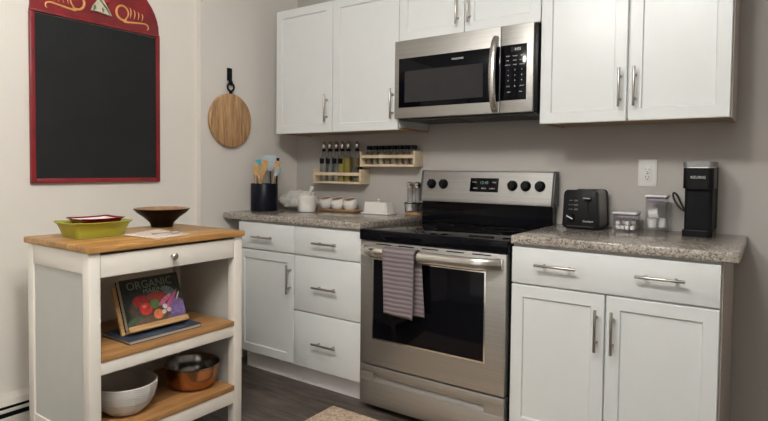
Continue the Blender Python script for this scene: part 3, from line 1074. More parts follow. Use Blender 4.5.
def matfn(u, v):
    a = Vector((-0.560, -1.562)) * (1 - u) * (1 - v) + Vector((-0.334, -1.548)) * u * (1 - v) + Vector((-0.358, -1.372)) * u * v + Vector((-0.640, -1.335)) * (1 - u) * v
    return (a.x, a.y, ZT + 0.0035 + 0.002 * math.sin(u * 6) * math.sin(v * 5 + 1) ** 2 * 0)


o = obj('placemat', grid_surface(matfn, 8, 8), 'mat', origin=(-0.45, -1.46, ZT))
solid(o, 0.005)
tag(o, 'small beige woven mat lying at the front of the cart top', 'mat')
t2 = thing('spoon', 'small silver spoon lying on the beige woven mat', 'spoon', (-0.43, -1.39, ZT + 0.006))
bw = bmesh.new()
for i in range(1):
    lathe([(0, 0.0), (0.010, 0.001), (0.017, 0.005), (0.0185, 0.0085), (0.0165, 0.008), (0.009, 0.003), (0, 0.002)], (0, 0, 0), 20, bw)
bmesh.ops.scale(bw, verts=bw.verts, vec=(1.0, 1.45, 1.0))
bmesh.ops.translate(bw, verts=bw.verts, vec=(-0.415, -1.405, ZT + 0.0065))
obj('spoon_bowl', bw, 'chrome', t2, smooth=60)
obj('stem', tube([(-0.419, -1.431, ZT + 0.0135), (-0.428, -1.462, ZT + 0.0115), (-0.440, -1.500, ZT + 0.0095)], [0.0025, 0.003, 0.0045], 8, flat=0.5), 'chrome', t2, smooth=60)

# --- book stand, cookbook and flat book on the upper shelf
o = bmesh.new()
t2 = thing('book', 'slate blue book lying flat on the upper cart shelf under the cookbook stand', 'book', (-0.47, -1.46, S1))
obj('cover', box(-0.575, -0.375, -1.640, -1.300, S1 + 0.0145, S1 + 0.017, 0.0006), 'bookblue', t2)
obj('cover', box(-0.575, -0.375, -1.640, -1.300, S1 + 0.0005, S1 + 0.003, 0.0006), 'bookblue', t2)
obj('pages', box(-0.570, -0.379, -1.635, -1.305, S1 + 0.0033, S1 + 0.0142), 'paper', t2, label='pale page block')
ZS = S1 + 0.0175
LEAN = math.atan2(0.085, 0.215)


def lean(bm, piv):
    bmesh.ops.rotate(bm, verts=bm.verts, cent=piv, matrix=Matrix.Rotation(-LEAN, 3, 'Y'))
    return bm


piv = (-0.4430, 0, ZS + 0.012)
t2 = thing('book_stand', 'wooden book stand on the upper cart shelf holding the cookbook', 'book stand', (-0.50, -1.46, ZS))
obj('back_board', lean(box(-0.4700, -0.4560, -1.624, -1.330, ZS + 0.006, ZS + 0.205, 0.002), piv), 'standw', t2)
bm = lean(box(-0.4555, -0.4200, -1.613, -1.334, ZS + 0.0075, ZS + 0.0165, 0.002), piv)
obj('ledge', bm, 'standw', t2)
bm = lean(box(-0.4195, -0.4145, -1.613, -1.334, ZS + 0.0075, ZS + 0.030, 0.0015), piv)
obj('front_lip', bm, 'standw', t2)
for y in (-1.595, -1.360):
    obj('prop_leg', prism([(-0.4900, ZS + 0.001), (-0.4660, ZS + 0.001), (-0.4980, ZS + 0.110), (-0.5080, ZS + 0.110)], y, y + 0.010, 'y', 0.001), 'standw', t2)
# cookbook: built upright at x=-0.47, then leaned
t2 = thing('cookbook', 'cookbook with a vegetable basket on its dark cover, propped on the wooden stand', 'book', (-0.47, -1.456, ZS + 0.02))
by0, by1, bz0, bz1 = -1.611, -1.336, ZS + 0.0172, ZS + 0.2230
UO, VO = by0 + 1.456, -0.0028
cw, chh = by1 - by0, bz1 - bz0
rd, dr, pk, pu, gr, wh, orr = (0.70, 0.05, 0.045), (0.36, 0.025, 0.025), (0.75, 0.18, 0.34), (0.26, 0.18, 0.42), (0.13, 0.26, 0.08), (0.85, 0.75, 0.70), (0.75, 0.22, 0.08)
B = [(0.5, 0.36, 0.46, 0.30, 0, (0.10, 0.07, 0.05)), (0.18, 0.12, 0.22, 0.14, 0.2, (0.07, 0.11, 0.06)), (0.45, 0.12, 0.34, 0.10, 0, (0.16, 0.10, 0.07)), (0.88, 0.25, 0.16, 0.22, 0, pu),
     (0.86, 0.08, 0.2, 0.10, 0, (0.20, 0.14, 0.30)), (0.78, 0.62, 0.13, 0.09, -0.5, (0.16, 0.24, 0.22)), (0.28, 0.52, 0.14, 0.12, 0, dr), (0.55, 0.56, 0.16, 0.10, 0, (0.38, 0.05, 0.03)),
     (0.34, 0.36, 0.115, 0.125, 0, rd), (0.50, 0.42, 0.09, 0.09, 0, gr), (0.53, 0.22, 0.085, 0.10, 0, orr), (0.68, 0.46, 0.15, 0.05, 0.5, pk), (0.76, 0.40, 0.17, 0.045, 0.75, (0.66, 0.20, 0.34)),
     (0.83, 0.47, 0.16, 0.035, 0.9, (0.55, 0.12, 0.30)), (0.66, 0.34, 0.045, 0.05, 0, wh), (0.63, 0.24, 0.04, 0.045, 0, wh), (0.72, 0.26, 0.045, 0.045, 0, (0.70, 0.50, 0.55)), (0.92, 0.50, 0.07, 0.02, 1.0, wh),
     (0.32, 0.41, 0.04, 0.03, 0, (0.75, 0.25, 0.2))]
cov = blobs_mat('printed_cover', (0.018, 0.026, 0.022), [(u * cw, v * chh, ru * cw, rv * chh, a, c) for u, v, ru, rv, a, c in B], UO, VO)
f = lean(box(-0.4268, -0.4245, by0, by1, bz0, bz1, 0.0006), piv)
fc = obj('front_cover', f, cov, t2, label='printed vegetable picture')
obj('back_cover', lean(box(-0.4545, -0.4522, by0, by1, bz0, bz1, 0.0006), piv), 'lacq', t2)
obj('pages', lean(box(-0.4520, -0.4270, by0 + 0.004, by1 - 0.003, bz0 + 0.003, bz1 - 0.003), piv), 'paper', t2)
LR = Matrix.Rotation(-LEAN, 3, 'Y') @ Matrix.Rotation(PI / 2, 3, 'Z') @ Matrix.Rotation(PI / 2, 3, 'X')


def covpt(v, off=0.0004):
    p = Vector((-0.4245 + off, 0, bz0 + v * chh)) - Vector(piv)
    p = Matrix.Rotation(-LEAN, 3, 'Y') @ p + Vector(piv)
    return p


p = covpt(0.845)
text('ORGANIC', 0.047, (p.x, (by0 + by1) / 2 - 0.004, p.z), plain('olive_grey_print', (0.20, 0.24, 0.19), 0.5), fc, 'title', rot=LR)
p = covpt(0.70)
text('MARIN', 0.030, (p.x, (by0 + by1) / 2 + 0.004, p.z), plain('grey_green_print', (0.22, 0.28, 0.24), 0.5), fc, 'title', rot=LR)

# --- bowls on the lower shelf
bx, by = -0.476, -1.600


def herring(b):
    pass


t2 = thing('ribbed_bowl', 'white bowl with diagonal ribbed outside and grey inside on the lower cart shelf', 'bowl', (bx, by, S2))
prof = [(0, 0.001), (0.060, 0.001), (0.067, 0.004), (0.094, 0.028), (0.113, 0.060), (0.122, 0.092), (0.125, 0.124), (0.123, 0.126)]
b = bmesh.new()
N, MH = 180, 110


def profile_at(s):
    s *= len(prof) - 1
    i = min(int(s), len(prof) - 2)
    f = s - i
    return prof[i][0] * (1 - f) + prof[i + 1][0] * f, prof[i][1] * (1 - f) + prof[i + 1][1] * f


rings = []
for j in range(MH + 1):
    r, h = profile_at(j / MH)
    rr = []
    for k in range(N):
        a = 2 * PI * k / N
        amp = 0.0015 if 0.25 < j / MH < 0.95 else 0
        zig = abs(((k / N * 12) % 1) - 0.5) * 2
        q = r + amp * math.sin(h * 820 + zig * 11.0)
        rr.append(b.verts.new((bx + q * math.cos(a), by + q * math.sin(a), S2 + h)))
    rings.append(rr)
for a, d in zip(rings, rings[1:]):
    for k in range(N):
        if (a[0].co - d[0].co).length < 1e-9:
            continue
        b.faces.new((a[k], a[(k + 1) % N], d[(k + 1) % N], d[k]))
b.faces.new(rings[-1][::-1])
bmesh.ops.remove_doubles(b, verts=b.verts, dist=1e-6)
# open the top again: the inside is its own part
tops = [f_ for f_ in b.faces if len(f_.verts) > 8]
bmesh.ops.delete(b, geom=tops, context='FACES_ONLY')
o = obj('outer', b, 'ceram', t2, smooth=60)
obj('inner', lathe([(0.1232, 0.1262), (0.1195, 0.1255), (0.1165, 0.092), (0.106, 0.061), (0.088, 0.032), (0.055, 0.012), (0, 0.010), (0, 0.0085), (0.056, 0.0105), (0.0895, 0.030), (0.1085, 0.060), (0.1183, 0.092), (0.1213, 0.1235), (0.1232, 0.1262)], (bx, by, S2), 64), 'inner', t2, label='grey glazed inside')

bx, by = -0.480, -1.268
t2 = thing('copper_bowl', 'hammered copper bowl with steel inside on the lower cart shelf, right of the ribbed bowl', 'bowl', (bx, by, S2))
obj('outer', lathe([(0, 0.001), (0.070, 0.001), (0.090, 0.008), (0.107, 0.030), (0.114, 0.060), (0.117, 0.100), (0.116, 0.101), (0.112, 0.060), (0.105, 0.031), (0.089, 0.010), (0, 0.003)], (bx, by, S2), 56), 'copper', t2)
bm = lathe([(0.1185, 0.1015), (0.1225, 0.1045), (0.1225, 0.108), (0.118, 0.109), (0.1145, 0.104), (0.111, 0.062), (0.103, 0.033), (0.087, 0.013), (0, 0.005), (0, 0.0042), (0.088, 0.0118), (0.104, 0.032), (0.1118, 0.061), (0.1155, 0.1005), (0.1185, 0.1015)], (bx, by, S2), 56)
obj('inner', bm, 'liner', t2, label='shiny steel lining and rolled rim')

# ------------------------------------------------------------------ wall spice racks


def rack(label, x0, x1, zb, zt):
    t = thing('spice_rack', label, 'rack', ((x0 + x1) / 2, -0.05, zb), 'pine wall racks')
    yb, yf = -0.002, -0.096
    obj('side', box(x0, x0 + 0.012, yf, yb, zb, zt, 0.001), 'pine', t)
    obj('side', box(x1 - 0.012, x1, yf, yb, zb, zt, 0.001), 'pine', t)
    obj('base', box(x0 + 0.0123, x1 - 0.0123, yf + 0.001, yb, zb, zb + 0.013, 0.001), 'pine', t)
    obj('front_bar', box(x0 + 0.0123, x1 - 0.0123, yf + 0.001, yf + 0.012, zt - 0.040, zt - 0.021, 0.001), 'pine', t)
    obj('back_board', box(x0 + 0.0123, x1 - 0.0123, yb - 0.007, yb, zb + 0.0135, zb + 0.055, 0.001), 'pine', t)
    return t


rack('lower pine wall rack on the left, holding tall oil bottles', -0.788, -0.405, 1.085, 1.176)
rack('upper pine wall rack on the right, holding a row of spice jars', -0.413, -0.024, 1.194, 1.284)


def bottle(x, y, z, fill, fh, label, cat='bottle', group='pourer bottles in the lower rack'):
    t = thing('oil_bottle', label, cat, (x, y, z), group)
    h = 0.0215
    obj('glass_body', dish(x, y, z, 0.150, h, h, h, h, 0.0016, 0.30), 'glass', t, smooth=50)
    obj('neck', lathe([(0.0195, 0.1522), (0.015, 0.166), (0.0118, 0.178), (0.0118, 0.190), (0.0104, 0.190), (0.0104, 0.178), (0.0136, 0.166), (0.0195, 0.1522)], (x, y, z), 20), 'glass', t)
    if fill:
        b2 = dish(x, y, z + 0.003, fh, h - 0.0022, h - 0.0022, h - 0.0022, h - 0.0022, 0.004, 0.30)
        bmesh.ops.delete(b2, geom=[v for v in b2.verts[-48 * 4:]], context='VERTS')
        bmesh.ops.holes_fill(b2, edges=b2.edges)
        obj('oil', b2, fill, t)
    obj('collar', lathe([(0, 0.1903), (0.0135, 0.1903), (0.0135, 0.206), (0.010, 0.208), (0, 0.208)], (x, y, z), 16), 'black', t)
    bm = lathe([(0, 0.2083), (0.0095, 0.2083), (0.0130, 0.214), (0.0135, 0.232), (0.011, 0.246), (0.006, 0.252), (0, 0.253)], (x, y, z), 16)
    obj('pour_spout', bm, 'chrome', t, label='chrome pour spout')
    if fill not in ('oil2', 'oil3'):
        obj('tag_label', box(x - 0.0175, x + 0.0175, y - h - 0.0016, y - h - 0.0004, z + 0.112, z + 0.145), 'blackm', t, label='small black label')
    return t


ZB = 1.085 + 0.0135
ords = ['first', 'second', 'third', 'fourth', 'fifth', 'sixth', 'seventh', 'eighth']
fills = [(None, 0, 'empty clear glass oil bottle with chrome spout'), (None, 0, 'empty clear glass oil bottle with chrome spout'), (None, 0, 'empty clear glass oil bottle with chrome spout'),
         ('oil1', 0.146, 'bottle of green olive oil with chrome spout'), ('oil2', 0.146, 'bottle of amber oil with chrome spout'), ('oil3', 0.146, 'bottle of dark vinegar with chrome spout')]
for k, (x, (fm, fh, lb)) in enumerate(zip((-0.738, -0.688, -0.634, -0.586, -0.538, -0.470), fills)):
    bottle(x, -0.046, ZB, fm, fh, '%s, %s from the left in the lower rack' % (lb, ords[k]))


def jar(x, y, z, fill, label, h=0.088, r=0.019):
    t = thing('spice_jar', label, 'jar', (x, y, z), 'spice jars on the pine racks')
    obj('glass_body', lathe([(0, 0), (r - 0.002, 0), (r, 0.002), (r, h * 0.82), (r - 0.004, h * 0.9), (r - 0.004, h), (r - 0.0052, h), (r - 0.0052, h * 0.9), (r - 0.0014, h * 0.815), (r - 0.0014, 0.003), (0, 0.0025)], (x, y, z), 18), 'glass', t)
    obj('spice', lathe([(0, 0.0032), (r - 0.0018, 0.0032), (r - 0.0018, h * 0.76), (0, h * 0.76)], (x, y, z), 18), fill, t)
    obj('lid', lathe([(0, h + 0.0004), (r - 0.001, h + 0.0004), (r, h + 0.002), (r, h + 0.022), (r - 0.002, h + 0.024), (0, h + 0.024)], (x, y, z), 18), 'black', t, label='black lid')
    return t


ZJ = 1.194 + 0.0135
js = ['spice', 'spice3', 'spice2', 'spice', 'spice3', 'spice', 'spice', 'spice3']
for k in range(8):
    jar(-0.373 + k * 0.0445, -0.048, ZJ, js[k], 'small glass spice jar with a black lid, %s from the left in the upper rack' % ords[k])
jar(-0.4390, -0.060, ZB, 'spice', 'short spice jar with black lid at the right end of the lower rack', h=0.070, r=0.018)

# ------------------------------------------------------------------ left counter items
ZK = ZC1 + 0.0005
ux, uy, ur = -0.925, -0.395, 0.083
t = thing('utensil_crock', 'navy black round utensil crock on the left counter against the wall', 'crock', (ux, uy, ZK))
obj('crock', lathe([(0, 0), (ur - 0.004, 0), (ur, 0.004), (ur, 0.165), (ur - 0.002, 0.168), (ur - 0.006, 0.167), (ur - 0.007, 0.162), (ur - 0.007, 0.008), (0, 0.007)], (ux, uy, ZK), 48), 'navy', t)


def utensil(name, label, cat, px, py, top, head, mat, headmat=None, head_l=0.08, head_w=0.03, slot=False):
    """stands in the crock: foot near the crock's floor, top = world point of the head's end"""
    foot = Vector((px, py, ZK + 0.012))
    top = Vector(top)
    d = (top - foot).normalized()
    L = (top - foot).length
    t = thing(name, label, cat, foot, 'utensils in the crock')
    neck = foot + d * (L - head_l)
    obj('shaft', tube([foot, foot + d * 0.05, neck, neck + d * 0.004], [0.0055, 0.006, 0.005, 0.005], 10), mat, t)
    # head: an oval paddle facing the room (flattened across the view)
    view = Vector((0.7, -0.7, 0.0))
    side = d.cross(view).normalized()
    nrm = side.cross(d).normalized()
    b = bmesh.new()
    n = 14
    rings = []
    for i in range(n + 1):
        s = i / n
        if head == 'spoon':
            wv = head_w * math.sqrt(max(0.02, 1 - (2 * s - 1) ** 2)) * (0.75 + 0.25 * s)
        elif head == 'paddle':
            wv = head_w * min(1, 0.2 + 1.6 * s) * (1 if s < 0.93 else 0.85)
        else:
            wv = head_w * min(1, 0.35 + 2.5 * s)
        thk = 0.004
        c = neck + d * (0.0045 + head_l * s)
        dish_ = 0.006 * math.sin(PI * s) if head == 'spoon' else 0
        c = c + nrm * -dish_
        rings.append([b.verts.new(c + side * (wv * math.cos(2 * PI * k / 12)) + nrm * (thk * math.sin(2 * PI * k / 12))) for k in range(12)])
    for a, e in zip(rings, rings[1:]):
        for k in range(12):
            b.faces.new((a[k], a[(k + 1) % 12], e[(k + 1) % 12], e[k]))
    b.faces.new(rings[0])
    b.faces.new(rings[-1])
    obj('head', b, headmat or mat, t, smooth=50)
    return t


utensil('spatula', 'turquoise silicone spatula at the left of the utensil crock', 'spatula', ux - 0.035, uy + 0.040, (-0.985, -0.390, 1.226), 'flat', 'spoonw', 'aqua', 0.055, 0.017)
utensil('wooden_spoon', 'wooden spoon at the left front of the utensil crock', 'spoon', ux - 0.040, uy - 0.038, (-0.948, -0.440, 1.205), 'spoon', 'spoonw', None, 0.085, 0.024)
utensil('wooden_spoon', 'narrow wooden spoon in the middle of the utensil crock', 'spoon', ux + 0.018, uy - 0.052, (-0.908, -0.455, 1.160), 'spoon', 'spoonw', None, 0.06, 0.012)
utensil('wooden_turner', 'slanted wooden turner leaning right in the utensil crock', 'turner', ux - 0.020, uy - 0.047, (-0.862, -0.450, 1.222), 'paddle', 'spoonw', None, 0.11, 0.022)
utensil('wooden_turner', 'second wooden turner leaning right behind the slanted one in the utensil crock', 'turner', ux + 0.0, uy + 0.022, (-0.833, -0.372, 1.218), 'paddle', 'spoonw', None, 0.09, 0.018)
utensil('silicone_turner', 'wide pale blue turner standing at the back of the utensil crock', 'turner', ux + 0.0, uy + 0.058, (-0.928, -0.345, 1.255), 'flat', 'dark', 'pblue', 0.10, 0.040)
utensil('ladle', 'black handled ladle at the back of the utensil crock', 'ladle', ux + 0.050, uy + 0.043, (-0.866, -0.338, 1.238), 'flat', 'blackm', 'blackm', 0.03, 0.009)
utensil('clear_spoon', 'clear plastic spoon leaning out at the right of the utensil crock', 'spoon', ux - 0.058, uy + 0.010, (-0.785, -0.405, 1.182), 'spoon', 'plast', 'pblue', 0.07, 0.020)

# mortar and pestle
mx, my = -0.670, -0.285
o = obj('mortar', lathe([(0, 0), (0.048, 0), (0.052, 0.003), (0.054, 0.02), (0.059, 0.095), (0.058, 0.098), (0.052, 0.098), (0.050, 0.092), (0.044, 0.03), (0.03, 0.018), (0, 0.016)], (mx, my, ZK), 40), 'marble', origin=(mx, my, ZK))
tag(o, 'white marble mortar on the left counter beside the utensil crock', 'mortar')
pd = Vector((0.055, 0.0, 0.125)).normalized()
foot = Vector((mx - 0.012, my, ZK + 0.034))
o = obj('pestle', lathe([(0, -0.014), (0.010, -0.011), (0.014, 0), (0.012, 0.018), (0.0085, 0.05), (0.0095, 0.105), (0.012, 0.122), (0.010, 0.130), (0, 0.133)], foot, 20, None, dirmat(pd)), 'marble', origin=foot)
tag(o, 'white marble pestle leaning to the right in the mortar', 'pestle')


# crumpled white cloth behind mortar
def lump(c, r3, n=72, m=36):
    from mathutils import noise as mn
    b = bmesh.new()
    rings = []
    for j in range(m + 1):
        th = PI * j / m
        row = []
        for k in range(n):
            a = 2 * PI * k / n
            dx, dy, dz = math.sin(th) * math.cos(a), math.sin(th) * math.sin(a), -math.cos(th)
            p = Vector((dx, dy, dz))
            f = 0.98 + 0.30 * mn.noise(p * 1.7 + Vector((3.1, 1.7, 0.4))) + 0.24 * abs(mn.noise(p * 3.4 + Vector((0.3, 5.2, 1.1)))) + 0.13 * abs(mn.noise(p * 7.5)) - 0.06
            q = Vector((abs(dx) ** 0.7 * math.copysign(1, dx), dy, abs(dz) ** 0.7 * math.copysign(1, dz)))
            row.append(b.verts.new((c[0] + r3[0] * f * q.x, c[1] + r3[1] * f * q.y, max(c[2] - r3[2] * 0.9, c[2] + r3[2] * f * q.z))))
        rings.append(row)
    for a, d in zip(rings, rings[1:]):
        for k in range(n):
            b.faces.new((a[k], a[(k + 1) % n], d[(k + 1) % n], d[k]))
    b.faces.new(rings[0])
    b.faces.new(rings[-1])
    bmesh.ops.remove_doubles(b, verts=b.verts, dist=1e-5)
    return b


lc = (-0.855, -0.150, ZK + 0.0545)
o = obj('cloth_bundle', lump(lc, (0.135, 0.075, 0.060)), 'cloth', origin=(lc[0], lc[1], ZK), smooth=80)
tag(o, 'crumpled white cloth bundle on the left counter behind the mortar', 'cloth')

# pots on the tray
t = thing('wooden_tray', 'small brown wooden tray holding three white pots on the left counter', 'tray', (-0.585, -0.11, ZK))
bm = box(-0.715, -0.412, -0.165, -0.062, ZK, ZK + 0.012, 0.005, 3)
obj('tray', bm, 'brownw', t)
tx = bmesh.new()
for k, px in enumerate((-0.664, -0.567, -0.470)):
    r = 0.047
    zc = ZK + 0.0125
    t = thing('spice_pot', 'round white ceramic pot, %s of the three on the brown wooden tray' % ('left', 'middle', 'right')[k], 'pot', (px, -0.113, zc), 'white pots on the wooden tray')
    tl = Matrix.Rotation(math.radians(24), 3, 'X')
    prof = [(0.030, 0.000), (0.042, 0.014), (0.0465, 0.034), (0.044, 0.054), (0.036, 0.066), (0.033, 0.066), (0.040, 0.052), (0.042, 0.034), (0.037, 0.016), (0, 0.006)]
    b = lathe([(0, 0)] + prof, (0, 0, 0), 36)
    # the mouth slopes to the front
    for v in b.verts:
        if v.co.z > 0.04:
            v.co.z += (v.co.z - 0.04) / 0.026 * v.co.y * 0.30
    bmesh.ops.translate(b, verts=b.verts, vec=(px, -0.113, zc))
    obj('pot', b, 'ceram', t)
    b = lathe([(0, 0), (0.0345, 0), (0.0345, 0.004), (0, 0.007)], (0, 0, 0.0585), 30)
    for v in b.verts:
        v.co.z += v.co.y * 0.285
    bmesh.ops.translate(b, verts=b.verts, vec=(px, -0.113, zc))
    obj('lid', b, 'brownw', t, label='brown wooden lid')

# butter dish
t = thing('butter_dish', 'white ceramic butter dish with lid on the left counter near the oven', 'butter dish', (-0.248, -0.13, ZK))
obj('plate', box(-0.345, -0.150, -0.180, -0.075, ZK, ZK + 0.010, 0.004, 3), 'ceram', t)
bm = bmesh.new()
vs = []
for (dx, dy, z) in ((0.082, 0.040, 0.0105), (0.078, 0.037, 0.066), (0.074, 0.034, 0.070)):
    vs.append([bm.verts.new((-0.248 + a * dx, -0.128 + c * dy, ZK + z)) for a, c in ((-1, -1), (1, -1), (1, 1), (-1, 1))])
for a, d in zip(vs, vs[1:]):
    for k in range(4):
        bm.faces.new((a[k], a[(k + 1) % 4], d[(k + 1) % 4], d[k]))
bm.faces.new(vs[0])
bm.faces.new(vs[-1])
bmesh.ops.bevel(bm, geom=[e for e in bm.edges if abs(e.verts[0].co.z - e.verts[1].co.z) > 0.03], offset=0.006, segments=3, affect='EDGES')
ld = obj('lid', bm, 'ceram', t)
obj('knob', lathe([(0, 0.0702), (0.006, 0.0702), (0.005, 0.075), (0.009, 0.080), (0.009, 0.085), (0.006, 0.088), (0, 0.089)], (-0.248, -0.128, ZK), 16), 'ceram', ld)

# salt and pepper caddy
t = thing('shaker_caddy', 'brown wooden caddy with black wire rail on the left counter beside the oven', 'caddy', (-0.053, -0.052, ZK))
bm = lathe([(0, 0), (0.054, 0), (0.056, 0.003), (0.056, 0.013), (0.054, 0.016), (0, 0.016)], (0, 0, 0), 40)
bmesh.ops.scale(bm, verts=bm.verts, vec=(0.93, 0.68, 1))
bmesh.ops.translate(bm, verts=bm.verts, vec=(-0.053, -0.052, ZK))
obj('base', bm, 'brownw', t)
loop = [(-0.056 + 0.0560 * math.cos(2 * PI * k / 36), -0.052 + 0.037 * math.sin(2 * PI * k / 36), ZK + 0.068) for k in range(36)]
rl = obj('rail', tube(loop, 0.0032, 8, closed=True), 'blackm', t, label='black wire rail')
for k in (4, 14, 22, 32):
    p = loop[k]
    obj('post', tube([(p[0] * 0.92 - 0.053 * 0.08, p[1] * 0.92 - 0.052 * 0.08, ZK + 0.0163), p], 0.0024, 8), 'blackm', t)
for (x, fm, nm, lb) in ((-0.079, 'salt', 'salt_shaker', 'glass salt shaker with steel top in the wooden caddy'), (-0.029, 'pepper', 'pepper_shaker', 'glass pepper shaker with steel top in the wooden caddy')):
    y = -0.052
    z = ZK + 0.0165
    s = thing(nm, lb, 'shaker', (x, y, z), 'shakers in the wooden caddy')
    obj('glass_body', lathe([(0, 0), (0.0205, 0), (0.0215, 0.004), (0.0165, 0.075), (0.0175, 0.140), (0.0160, 0.140), (0.0150, 0.075), (0.0200, 0.006), (0, 0.005)], (x, y, z), 24), 'glass', s)
    obj('contents', lathe([(0, 0.0055), (0.0185, 0.0065), (0.0150, 0.055), (0, 0.055)], (x, y, z), 24), fm, s)
    obj('lid', lathe([(0, 0.1404), (0.0185, 0.1404), (0.021, 0.143), (0.021, 0.156), (0.0225, 0.160), (0.0225, 0.166), (0.016, 0.174), (0.0, 0.177)], (x, y, z), 24), 'steelh', s, label='brushed steel top')

# ------------------------------------------------------------------ toaster
t = thing('toaster', 'black two-slice toaster on the right counter beside the oven', 'toaster', (0.93, -0.135, ZK))
xa, xb, ya, yb = 0.852, 1.006, -0.232, -0.035
zb, zt = ZK + 0.008, ZK + 0.176
# rounded shell with soft shoulders
poly = []
for (cx_, cz_, a0) in ((xb - 0.010, zb + 0.010, -90), (xb - 0.024, zt - 0.018, 0), (xa + 0.024, zt - 0.018, 90), (xa + 0.010, zb + 0.010, 180)):
    r = 0.010 if cz_ < zb + 0.02 else 0.018
    for k in range(7):
        a = math.radians(a0 + 15 * k)
        poly.append((cx_ + r * math.cos(a) + (0.004 if False else 0), cz_ + r * math.sin(a)))
obj('shell', prism(poly, ya + 0.026, yb - 0.022, 'y'), 'toastside', t, label='dark brushed metal wrap')
grow = [(x + (0.0025 if x > 0.93 else -0.0025), z + (0.0025 if z > 1.0 else -0.002)) for x, z in poly]
fp = obj('front_panel', prism(grow, ya, ya + 0.0255, 'y', 0.004), 'black', t)
obj('rear_panel', prism(grow, yb - 0.0215, yb, 'y', 0.004), 'black', t)
bm = box(xa + 0.012, xb - 0.012, ya + 0.012, yb - 0.012, ZK, zb - 0.001)
obj('foot_base', bm, 'black', t)
for x in (0.893, 0.965):
    obj('bread_slot', box(x - 0.012, x + 0.012, ya + 0.05, yb - 0.045, zt - 0.0003, zt + 0.0008), 'blackm', t)
obj('crumb_trim', box(xa + 0.02, xb - 0.02, ya - 0.001, ya - 0.0002, zb + 0.004, zb + 0.008), 'dark', t)
obj('lever_slot', box(0.960, 0.966, ya - 0.0008, ya - 0.0002, zb + 0.05, zb + 0.14), 'blackm', fp)
obj('lever', box(0.944, 0.978, ya - 0.022, ya - 0.0012, zb + 0.128, zb + 0.138, 0.003), 'dark', fp)
obj('lever_trim', box(0.946, 0.976, ya - 0.0232, ya - 0.0222, zb + 0.1325, zb + 0.1365), 'chrome', fp)
dl = obj('dial', lathe([(0, 0), (0.019, 0), (0.019, 0.006), (0.015, 0.016), (0, 0.016)], (0.887, ya - 0.0003, zb + 0.046), 28, None, 'y'), 'black', fp, label='black browning dial')
b = box(-0.016, 0.016, -0.0195, -0.0165, -0.0022, 0.0022)
bmesh.ops.rotate(b, verts=b.verts, matrix=Matrix.Rotation(math.radians(28), 3, 'Y'))
bmesh.ops.translate(b, verts=b.verts, vec=(0.887, ya, zb + 0.046))
obj('pointer', b, 'text', dl)
for k, s in enumerate(('BAGEL', 'DEFROST', 'REHEAT')):
    z = zb + 0.122 - k * 0.020
    obj('button', box(0.902, 0.920, ya - 0.003, ya - 0.0003, z - 0.005, z + 0.005, 0.001), 'dark', fp)
    text(s, 0.0055, (0.888, ya - 0.0006, z), 'textg', fp, 'lettering')
    obj('button_mark', box(0.905, 0.917, ya - 0.0036, ya - 0.0031, z - 0.001, z + 0.001), 'textg', fp)
text('Cuisinart', 0.0125, (0.963, ya - 0.0006, zb + 0.030), 'text', fp, 'lettering')


# ------------------------------------------------------------------ canisters
def canister(x0, x1, y0, y1, h, label, base=0.0022):
    t = thing('canister', label, 'canister', ((x0 + x1) / 2, (y0 + y1) / 2, ZK), 'clear canisters on the right counter')
    cx_, cy_, hx, hy = (x0 + x1) / 2, (y0 + y1) / 2, (x1 - x0) / 2, (y1 - y0) / 2
    b = dish(cx_, cy_, ZK, h, hx, hy, hx, hy, 0.0022, 0.22)
    if base > 0.004:      # thick clear foot
        for v in b.verts[-48:]:
            v.co.z = ZK + base
    obj('clear_body', b, 'plast', t, smooth=50)
    obj('seal', box(x0 + 0.004, x1 - 0.004, y0 + 0.004, y1 - 0.004, ZK + h + 0.0004, ZK + h + 0.007, 0.001), 'lidv', t, label='mauve rubber seal')
    obj('lid', box(x0 - 0.002, x1 + 0.002, y0 - 0.002, y1 + 0.002, ZK + h + 0.0073, ZK + h + 0.017, 0.004, 3), 'lid', t, label='white snap lid')
    obj('inner_gasket', box(x0 + 0.0045, x1 - 0.0045, y0 + 0.0045, y0 + 0.0065, ZK + h - 0.016, ZK + h - 0.006), 'lidv', t)
    return t


C1 = (1.052, 1.150, -0.165, -0.062)
canister(*C1, 0.066, 'short clear canister of sugar lumps with white lid, beside the toaster')
C2 = (1.180, 1.264, -0.150, -0.058)
canister(*C2, 0.146, 'tall clear canister of white coffee pods with white lid, beside the coffee maker', 0.020)
# sugar lumps
rnd = random.Random(11)
proto = None
spots = []
for lay in range(2):
    for i in range(4):
        for j in range(3):
            if lay == 1 and (i + j) % 2:
                continue
            spots.append((C1[0] + 0.019 + i * 0.0200 + rnd.uniform(-0.001, 0.001), C1[2] + 0.020 + j * 0.031 + rnd.uniform(-0.002, 0.002), ZK + 0.0046 + lay * 0.0205))
for i, (x, y, z) in enumerate(spots):
    if proto is None:
        o = obj('sugar_lump', box(-0.0085, 0.0085, -0.0095, 0.0095, 0.0, 0.0185, 0.004, 2), 'sugar', origin=(0, 0, 0))
        tag(o, 'white sugar lump inside the short clear canister', 'sugar lump', 'sugar lumps in the short canister')
        proto = o
    else:
        o = proto.copy()
        COL.objects.link(o)
    o.location = (x, y, z)
    o.rotation_euler = (0, 0, rnd.uniform(-0.25, 0.25))


# coffee pods
def pod(loc, rot, label):
    t = thing('coffee_pod', label, 'coffee pod', loc, 'white pods in the tall canister')
    c = obj('cup', lathe([(0, 0), (0.017, 0), (0.018, 0.002), (0.0205, 0.036), (0.0232, 0.0365), (0.0232, 0.038), (0, 0.038)], wloc(t), 28), 'pod', t)
    obj('foil_lid', lathe([(0, 0.0382), (0.022, 0.0382), (0.022, 0.0388), (0, 0.0388)], wloc(t), 28), 'pod', t)
    t.rotation_euler = rot
    return t


